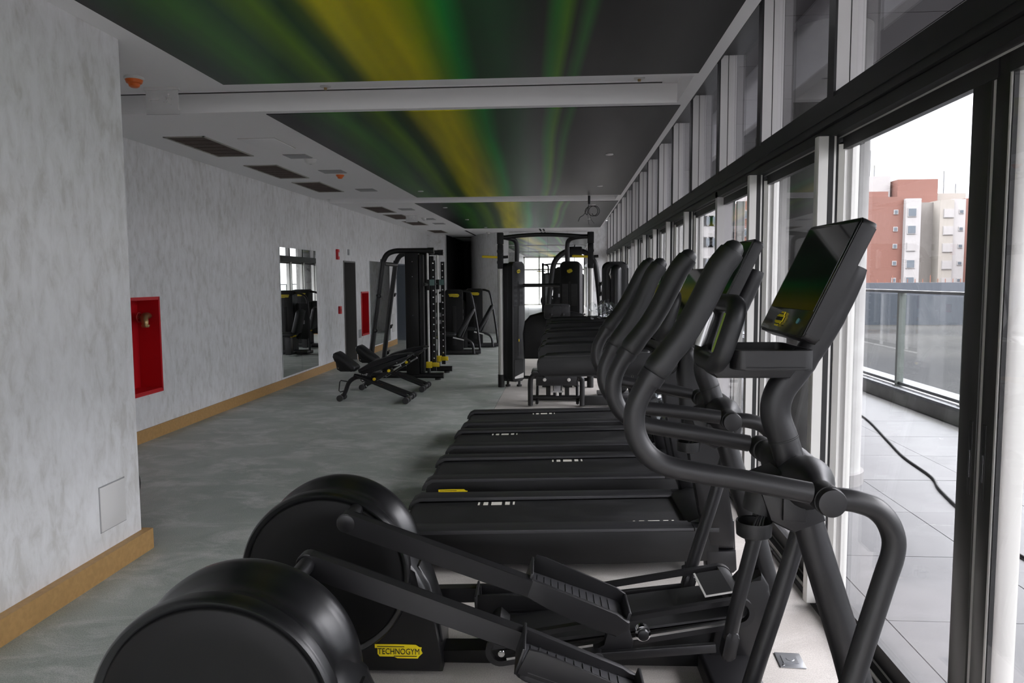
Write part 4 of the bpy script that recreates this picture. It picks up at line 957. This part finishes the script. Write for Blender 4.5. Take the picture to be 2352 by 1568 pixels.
# ================================================================== BACK EQUIPMENT
# incline benches
def bench(loc, label):
    t = thing('incline_bench', label, 'bench', loc, 0, 'adjustable benches beside the rack')
    pr('seat_pad', [(-.515, .63), (-.505, .675), (-.47, .695), (-.435, .68), (-.20, .50), (-.185, .47), (-.20, .435), (-.26, .42), (-.40, .50), (-.49, .57)], -.14, .14, 'upholstery', t, bev=.03, smooth=60)
    pr('back_pad', [(-.16, .45), (-.15, .41), (-.08, .385), (.15, .45), (.45, .545), (.545, .62), (.60, .665), (.55, .682), (.35, .655), (.05, .575)], -.145, .145, 'upholstery', t, bev=.035, smooth=60)
    pr('seat_plate', [(-.49, .57), (-.47, .45), (-.42, .42), (-.22, .42), (-.26, .48), (-.40, .53)], -.075, .075, 'matte_black', t, bev=.006)
    tb('rear_leg', spline([(-.12, 0, .335), (-.22, 0, .33), (-.32, 0, .26), (-.375, 0, .13), (-.41, 0, .05)], 5), .030, 'charcoal_paint', t, 14)
    tb('wheel_axle', [(-.43, -.09, .045), (-.43, .09, .045)], .016, 'charcoal_paint', t)
    for s in (-1, 1): la('wheel', [(-.022, .035), (-.018, .045), (.018, .045), (.022, .035)], (-.43, s*.095, .045), 'rubber_foot', t, seg=20)
    tb('carry_handle', [(-.34, -.0, .27), (-.44, 0, .285), (-.455, 0, .26), (-.47, 0, .14), (-.45, 0, .12), (-.385, 0, .14)], .008, 'charcoal_paint', t, 8)
    for s in (-1, 1): tb('frame_tube', spline([(-.24, 0, .36), (-.15, s*.03, .34), (.05, s*.10, .27), (.55, s*.13, .075)], 4), .024, 'charcoal_paint', t, 12)
    tb('centre_tube', [(-.10, 0, .33), (.50, 0, .09)], .022, 'charcoal_paint', t, 12)
    tb('front_foot', [(.545, -.27, .05), (.545, .27, .05)], .030, 'charcoal_paint', t, 14)
    for y in (-.27, -.13, .13, .27): la('foot_cap', [(-.03, .040), (-.025, .045), (.025, .045), (.03, .040)], (.545, y, .045), 'rubber_foot', t, seg=18)
    tb('adjust_bar', [(.42, .02, .50), (.10, .02, .31), (-.08, .02, .20)], .018, 'aluminium', t, 10)
    b('adjust_ladder', (-.20, .24, -.02, .02, -.03, .02), 'matte_black', t, T=Matrix.Translation((.10, 0, .33)) @ Matrix.Rotation(-.53, 4, 'Y'))
    for x, z in ((.05, .31), (.26, .43)): la('adjust_knob', [(-.05, .010), (-.048, .022), (-.03, .022), (0, .01)], (x, 0, z), 'yellow', t, seg=14)
    tb('seat_lever', [(-.44, 0, .55), (-.53, 0, .585)], .011, 'yellow', t, 8, label='yellow adjusting lever')
    for x, z in ((-.03, .40), (.40, .555), (-.45, .47)): la('bolt', [(-.150 if x > -.4 else -.08, .008), (-.146 if x > -.4 else -.076, .010)], (x, 0, z), 'chrome', t, seg=10)
    b('warning_label', (.12, .18, -.118, -.108, .232, .247), 'orange_label', t)
    return t
bench((-2.72, 10.38, 0), 'black adjustable incline bench nearer the camera, set in a low V')
bench((-2.70, 11.46, 0), 'black adjustable incline bench behind the nearer one, beside the rack')
# smith rack
t = thing('smith_machine', 'tall black rack machine with leaning tubes, guide rods and yellow stoppers', 'weight machine', (-2.35, 12.6, 0))
for i, y in enumerate((0, .98)):
    tb('side_frame', spline([(-.97, y, .07), (-.94, y, .45), (-.73, y, 1.90), (-.70, y, 2.02), (-.63, y, 2.13), (-.50, y, 2.18), (-.30, y, 2.185), (.16, y, 2.185)], 6), .045, 'charcoal_paint', t, 16)
    la('top_cap', [(-.0, .05), (.10, .05)], (.06, y, 2.185), 'matte_black', t, 'x', 18)
    tb('base_rail', [(-1.02, y, .075), (.30, y, .075)], .050, 'charcoal_paint', t, 12)
    for x in (.20, -.95): la('foot', [(0, .05), (.03, .05)], (x, y, 0), 'rubber_foot', t, 'z', 14)
    b('weight_column', (-.33, -.10, y-.06, y+.10, .10, 2.15), 'black_plastic', t, bev=.02)
    b('column_slot', (-.08, -.06, y-.05, y+.02, .12, 2.1), 'charcoal_paint', t)
    b('column_edge', (-.10, -.02, y-.03, y+.05, .12, 2.12), 'matte_black', t, bev=.008)
    for z in (.35, 1.1, 1.75, 2.0): la('bolt', [(-.066, .008), (-.06, .012)], (-.20, y, z), 'chrome', t, seg=8)
    cy_('guide_rod', (.05, y, .16), (.05, y, 2.16), .019, 'silver_frame', t, 14)
    cy_('rod_base', (.05, y, .08), (.05, y, .20), .030, 'matte_black', t, 14)
    b('rod_slider', (.02, .08, y-.03, y+.03, 1.52, 1.70), 'matte_black', t, bev=.01)
    b('rod_stop', (.005, .10, y-.04, y+.04, .205, .31), 'yellow', t, bev=.008, label='yellow safety stopper'); b('stop_tab', (.10, .23, y-.035, y-.01, .225, .30), 'yellow', t, bev=.004)
    st = b('hole_strip', (.10, .165, y+.05, y+.10, .15, 2.02), 'matte_black', t)
    for k in range(16): la('hook_stud', [(-.012, .010), (-.010, .014), (0, .014)], (.133, y+.052, .25+k*.115), 'chrome', st, seg=8)
    for z in (1.42, .84, .36):
        x = -.97+(z-.07)*.132+.02; s = -1 if i == 0 else 1
        pg = tb('weight_peg', [(x, y+s*.03, z), (x, y+s*.20, z+.02)], .020, 'charcoal_paint', t, 12); la('peg_collar', [(y+s*.05-.015, .034), (y+s*.05+.015, .034)], (x, 0, z), 'matte_black', pg, seg=14)
    b('bar_hook', (.09, .17, y-.06, y-.05, 1.60, 1.70), 'teal_bracket', t, T=None)
for z, x in ((1.97, -.70), (2.185, -.02)): tb('cross_tube', [(x, 0, z), (x, .98, z)], .034, 'charcoal_paint', t, 14)
tb('rear_cross_tube', [(-.95, 0, .09), (-.95, .98, .09)], .034, 'charcoal_paint', t, 14)
br = tb('barbell', [(.05, -.14, 1.62), (.05, 1.12, 1.62)], .016, 'chrome', t, 12)
for y0, y1 in ((-.36, -.10), (1.08, 1.34)): tb('barbell_sleeve', [(.05, y0, 1.62), (.05, y1, 1.62)], .026, 'matte_black', br, 14)
# leg machines
def leg_machine(loc, rz, label):
    t = thing('leg_machine', label, 'weight machine', loc, rz, 'seated leg machines by the dark end wall')
    pr('weight_tower', rrect(-.20, .20, .05, 1.47, .05), -.12, .12, 'black_plastic', t, bev=.02)
    b('tower_slot', (-.045, .045, -.128, -.118, .22, 1.10), 'matte_black', t, bev=.006)
    pr('instruction_panel', rrect(-.52, -.22, .35, 1.18, .05), -.03, .03, 'black_plastic', t, bev=.01)
    for k in range(2):
        for j in range(2): b('pictogram', (-.44+.10*j, -.38+.10*j, -.034, -.031, .86-.16*k, .95-.16*k), 'grey_plastic', t)
    logo(.24, face_T((0, -.123, 1.34), (1, 0, 0), (0, 0, 1)), t)
    tb('right_hoop', spline([(.16, 0, 1.44), (.30, 0, 1.42), (.40, 0, 1.30), (.52, 0, .60), (.58, 0, .08)], 5), .026, 'charcoal_paint', t, 12)
    tb('left_hoop', spline([(-.16, 0, 1.42), (-.38, 0, 1.38), (-.50, 0, 1.22), (-.53, 0, .60), (-.53, 0, .05)], 5), .026, 'charcoal_paint', t, 12)
    tb('back_strut', [(.10, -.02, .06), (.17, -.02, 1.40)], .018, 'charcoal_paint', t, 10)
    tb('lever_arm', [(.42, -.38, 1.02), (.10, -.42, .46)], .055, 'upholstery', t, 14, 1.5, True)
    tb('lever_tube', [(.46, -.38, 1.06), (.16, -.42, .40)], .022, 'charcoal_paint', t, 10)
    pr('seat', [(-.42, .50), (-.40, .55), (.02, .53), (.06, .49), (.0, .45), (-.40, .45)], -.62, -.28, 'upholstery', t, bev=.03, smooth=60)
    pr('backrest', [(-.62, 1.02), (-.56, 1.05), (-.50, 1.0), (-.38, .56), (-.42, .50), (-.50, .52)], -.60, -.30, 'upholstery', t, bev=.03, smooth=60)
    pr('seat_post', rrect(-.32, -.18, .03, .46, .02), -.50, -.40, 'charcoal_paint', t, bev=.01)
    tb('front_leg', spline([(.0, -.45, .40), (.25, -.45, .38), (.40, -.45, .28), (.44, -.45, .05)], 5), .028, 'charcoal_paint', t, 12)
    tb('side_bar', [(-.02, -.50, .42), (.22, -.50, .36)], .014, 'white_plastic', t, 8)
    b('base_plate', (-.55, .60, -.16, .16, .02, .10), 'charcoal_paint', t, bev=.02); tb('base_tube', [(-.25, -.45, .05), (-.25, .0, .05)], .03, 'charcoal_paint', t, 10)
    tb('range_lever', [(-.46, -.5, .47), (-.34, -.55, .44)], .014, 'yellow', t, 8, label='yellow range lever')
    return t
lm = leg_machine((-2.50, 16.95, 0), .12, 'black seated leg machine with yellow plate, nearer of the pair behind the rack')
c = copy_tree(lm); c.location = (-2.25, 18.75, 0); c['label'] = 'black seated leg machine, farther of the pair, its hoop showing at the right'
# dual pulley station
t = thing('pulley_station', 'tall black double cable machine with silver pulley posts and arched top bar', 'weight machine', (-.30, 11.8, 0))
def ptower(x, rz, px_, nm):
    T = Matrix.Translation((x, .05, 0)) @ Matrix.Rotation(rz, 4, 'Z')
    bm = NB(); prism(bm, rrect(-.155, .155, .09, 1.97, .07), -.11, .0, 'y', .02); bm.transform(T); tw = obj('weight_tower', bm, 'black_plastic', t, 35)
    bm = NB(); prism(bm, rrect(-.145, .145, .10, 1.95, .07), .0, .19, 'y', .03); bm.transform(T); obj('tower_shroud', bm, 'parapet_blue' if False else 'upholstery', t, 35)
    bm = NB(); box(bm, -.012, .012, -.113, -.108, .50, 1.66); bm.transform(T); obj('tower_slot', bm, 'matte_black', tw)
    bm = NB(); prism(bm, rrect(-.11, .11, .16, .44, .02), -.114, -.108, 'y'); bm.transform(T); obj('storage_opening', bm, 'dark_void', tw)
    bm = NB(); prism(bm, [(-.11, .14), (.11, .14), (.11, .22), (-.11, .17)], -.118, -.112, 'y'); bm.transform(T); obj('tray_lip', bm, 'silver_frame', tw)
    bm = NB(); box(bm, -.12, -.025, -.1125, -.1105, 1.28, 1.62); box(bm, .025, .12, -.1125, -.1105, 1.28, 1.62); bm.transform(T); ins = obj('exercise_panel', bm, 'frame_dark', tw)
    bm = NB()
    for k in range(4):
        for j in range(3):
            for s in (-1, 1): box(bm, s*.072-.035+j*.028, s*.072-.020+j*.028, -.1145, -.1128, 1.30+k*.08, 1.345+k*.08)
    bm.transform(T); obj('exercise_pictures', bm, 'charcoal_paint', ins, None, kind='stuff')
    logo(.085, T @ face_T((0, -.1115, 1.82), (1, 0, 0), (0, 0, 1)), tw, badge=True)
    bm = NB(); box(bm, -.008, .008, -.116, -.11, .72, .76); bm.transform(T); obj('selector_pin', bm, 'yellow', tw)
    bm = NB()
    for k in range(14): box(bm, -.149, .149, .10, .104, .25+k*.12, .256+k*.12); 
    bm.transform(T); obj('shroud_rib', bm, 'matte_black', tw)
    for k in (-1, 1): la('foot', [(0, .04), (.03, .04), (.032, .02), (.10, .02)], (x+k*.09, .06, 0), 'rubber_foot', t, 'z', 14)
    # silver post, base, trolley
    cy_('post', (px_, -.02, .14), (px_, -.02, 2.36), .038, 'silver_frame', t, 20)
    cy_('post_foot', (px_, -.02, 0), (px_, -.02, .20), .052, 'matte_black', t, 20)
    bm = NB()
    for k in range(60): box(bm, px_-.003, px_+.003, -.0575, -.0562, .35+k*.027, .358+k*.027)
    obj('post_holes', bm, 'matte_black', t)
    b('post_top', (px_-.05, px_+.05, -.07, .03, 2.24, 2.42), 'matte_black', t, bev=.012)
    sg = 1 if px_ < 0 else -1
    b('trolley', (px_-.045, px_+.045, -.075, .035, 1.86, 2.24), 'matte_black', t, bev=.015)
    la('trolley_wheel', [(-.012, .05), (.012, .05)], (px_+.0*sg, -.085, 2.13), 'matte_black', t, seg=20); la('trolley_wheel', [(-.012, .05), (.012, .05)], (px_, -.085, 1.96), 'matte_black', t, seg=20)
    tb('trolley_handle', [(px_-.05*1, -.05, 2.04), (px_-.27, -.07, 2.05)], .019, 'yellow', t, 12, dome=True, label='yellow trolley handle')
    tb('trolley_knob', [(px_+.04, -.03, 2.04), (px_+.12, -.03, 2.045)], .022, 'matte_black', t, 12)
    tb('post_brace', [(px_, -.02, .13), (x, .05, .10)], .028, 'charcoal_paint', t, 12)
    tb('tower_riser', spline([(x+sg*.06, .08, 1.95), (x+sg*.06, .08, 2.20), (x+sg*.03, .06, 2.30), (x-sg*.09, .0, 2.34), (px_, -.02, 2.35)], 5), .036, 'charcoal_paint', t, 14)
ptower(-.51, math.radians(55), -.70, 'left'); ptower(.40, math.radians(-12), .70, 'right')
tb('top_arch', spline([(-.70, -.02, 2.34), (-.35, .0, 2.375), (0, .0, 2.385), (.35, .0, 2.37), (.70, -.02, 2.34)], 5), .032, 'charcoal_paint', t, 14)
tb('cross_bar', [(-.45, .10, 1.60), (.30, .10, 1.60)], .028, 'charcoal_paint', t, 12)
tb('foot_bar', [(-.45, .10, .14), (.36, .10, .14)], .026, 'charcoal_paint', t, 12)
tb('middle_bar', [(-.45, .12, .52), (.36, .12, .52)], .022, 'charcoal_paint', t, 12)
# pad machine behind the treadmills
t = thing('pad_bench_machine', 'black weight machine with wide rounded back shroud and bolted U-frame, behind the treadmills', 'weight machine', (-.10, 10.05, 0))
sh = [(-.46, .60), (-.48, .95), (-.45, 1.12), (-.38, 1.20), (-.20, 1.25), (0, 1.265), (.20, 1.25), (.34, 1.22), (.44, 1.12), (.47, .95), (.46, .60)]
pr('back_shroud', sh, .28, .42, 'black_plastic', t, bev=.03, smooth=50)
pr('head_box', rrect(-.18, .175, 1.16, 1.36, .035), .12, .24, 'charcoal_paint', t, bev=.012)
pr('head_pad', rrect(-.075, .06, 1.20, 1.335, .02), .09, .125, 'charcoal_paint', t, bev=.015)
for x in (-.085, .075): la('clamp_knob', [(.085, .012), (.09, .022), (.11, .022)], (x, 0, 1.22), 'matte_black', t, seg=14)
tb('head_post', [(0, .18, .50), (0, .18, 1.20)], .035, 'charcoal_paint', t, 12)
tb('u_frame', spline([(-.355, -.12, .02), (-.355, -.12, .33), (-.335, -.12, .40), (-.27, -.12, .435), (0, -.12, .437), (.24, -.12, .435), (.31, -.12, .40), (.33, -.12, .33), (.33, -.12, .02)], 6), .034, 'charcoal_paint', t, 16)
b('front_plate', (-.28, .26, -.15, -.135, .29, .415), 'charcoal_paint', t, bev=.006)
for x in (-.165, .155): la('bolt', [(-.165, .010), (-.162, .022), (-.15, .024)], (x, 0, .37), 'silver_frame', t, seg=16)
la('plate_hole', [(-.152, .012), (-.149, .012)], (-.06, 0, .335), 'dark_void', t, seg=12)
pr('seat', rrect(-.34, .08, .445, .49, .018), -.20, .18, 'gloss_housing', t, bev=.012)
tb('low_cross_bar', [(-.30, -.05, .12), (.30, -.05, .12)], .022, 'charcoal_paint', t, 12)
for x in (-.12, .13): b('slide_post', (x-.03, x+.03, -.02, .05, .10, .32), 'matte_black', t)
for x in (-.27, .27): tb('side_strut', [(x, -.10, .05), (x, .30, .28)], .022, 'charcoal_paint', t, 10)
b('slide_block', (-.045, .045, -.06, .0, .20, .29), 'grey_plastic', t, bev=.004); b('slide_bracket', (-.085, .085, -.05, -.01, .185, .205), 'aluminium', t); cy_('slide_stem', (0, -.03, .12), (0, -.03, .20), .022, 'silver_frame', t, 12); la('slide_knob', [(.10, .03), (.125, .035), (.13, .02)], (0, -.03, 0), 'matte_black', t, 'z', 16)
for s in (-1, 1): tb('adjust_spring', [(s*.09, -.03, .27), (s*.20, -.03, .27)], .018, 'matte_black', t, 10)
b('floor_beam', (.34, .80, -.10, .02, .02, .14), 'matte_black', t, bev=.01)
tb('rear_base', [(-.4, .35, .05), (.4, .35, .05)], .04, 'charcoal_paint', t, 12); b('shroud_mount', (-.06, .06, .30, .40, .05, .65), 'charcoal_paint', t)
# upright tower near the windows
t = thing('pad_tower_machine', 'black weight tower with rounded top and tall glossy pad, beside the window wall', 'weight machine', (.72, 10.9, 0))
pr('tower', rrect(-.185, .185, .05, 1.94, .10, 8), -.08, .12, 'black_plastic', t, bev=.03, smooth=50)
pr('tower_inset', rrect(-.13, .13, .30, 1.88, .08, 8), -.088, -.078, 'matte_black', t)
tb('tall_pad', [(.01, -.10, .60), (.01, -.10, 1.82)], .078, 'gloss_housing', t, 24, .8, True)
for s in (-1, 1): b('inset_step', (s*.115-.02, s*.115+.02, -.10, -.08, .5, 1.42), 'charcoal_paint', t, bev=.005)
tb('side_latch', [(-.055, -.10, 1.68), (-.085, -.11, 1.76), (-.06, -.10, 1.84)], .010, 'silver_frame', t, 8)
for z in (1.62, 1.68): la('side_screw', [(-.19, .01), (-.185, .014)], (0, -.05, z), 'chrome', t, 'x', 10)
b('base', (-.25, .25, -.20, .20, .0, .06), 'charcoal_paint', t, bev=.01)
# arched lat machine behind the pulley station
t = thing('arch_machine', 'black weight machine with an arched tube frame, behind the cable machine', 'weight machine', (.12, 14.1, 0))
tb('arch', spline([(-.50, 0, .04), (-.44, 0, 1.0), (-.36, 0, 1.75), (-.30, 0, 2.02), (-.14, 0, 2.18), (.05, 0, 2.22), (.26, 0, 2.18), (.42, 0, 2.02), (.48, 0, 1.75), (.55, 0, 1.0), (.60, 0, .04)], 5), .050, 'charcoal_paint', t, 16)
b('top_block', (-.08, .20, -.08, .08, 2.10, 2.29), 'black_plastic', t, bev=.02)
pr('weight_tower', rrect(-.28, .20, .05, 1.92, .04), .06, .26, 'black_plastic', t, bev=.02)
pr('instruction_panel', rrect(-.34, -.06, .60, 1.90, .03), .0, .05, 'black_plastic', t, bev=.008)
for x0, x1, z0, z1 in ((-.24, -.16, 1.36, 1.42), (-.20, -.13, 1.08, 1.28), (-.26, -.19, .94, 1.02), (-.15, -.10, .95, 1.0)): b('pictogram', (x0, x1, -.006, -.002, z0, z1), 'grey_plastic', t)
tb('cable', [(.06, -.02, 2.12), (.06, -.02, 1.0)], .005, 'matte_black', t, 6)
# wall bracket equipment right of the pulley station
t = thing('ankle_strap_rack', 'small black accessory rack on a thin stand by the back pillar', 'rack', (.62, 13.0, 0))
tb('stand', [(.02, 0, .02), (-.01, 0, 1.40)], .016, 'silver_frame', t, 8); la('stand_base', [(0, .16), (.02, .16), (.03, .03)], (.02, 0, 0), 'matte_black', t, 'z', 20)
for z in (1.62, 1.45, 1.30): tb('hook_arm', spline([(-.02, 0, z-.03), (.04, -.03, z+.02), (.12, -.05, z)], 4), .024, 'matte_black', t, 10, dome=True)
tb('upper_stand', [(-.01, 0, 1.38), (-.02, 0, 1.64)], .014, 'matte_black', t, 8)
# unidentified round black thing behind the near wall corner, ball shape assumed
o = la('round_black_object', [(-.20*math.cos(a), max(.002, .20*math.sin(a))) for a in [PI*k/16 for k in range(17)]], (0, 0, 0), 'grip_rubber', None, 'z', 36, 80); o.location = (-3.335, 5.22, .20)
tag(o, 'black round object peeking out behind the edge of the near left wall', 'object')
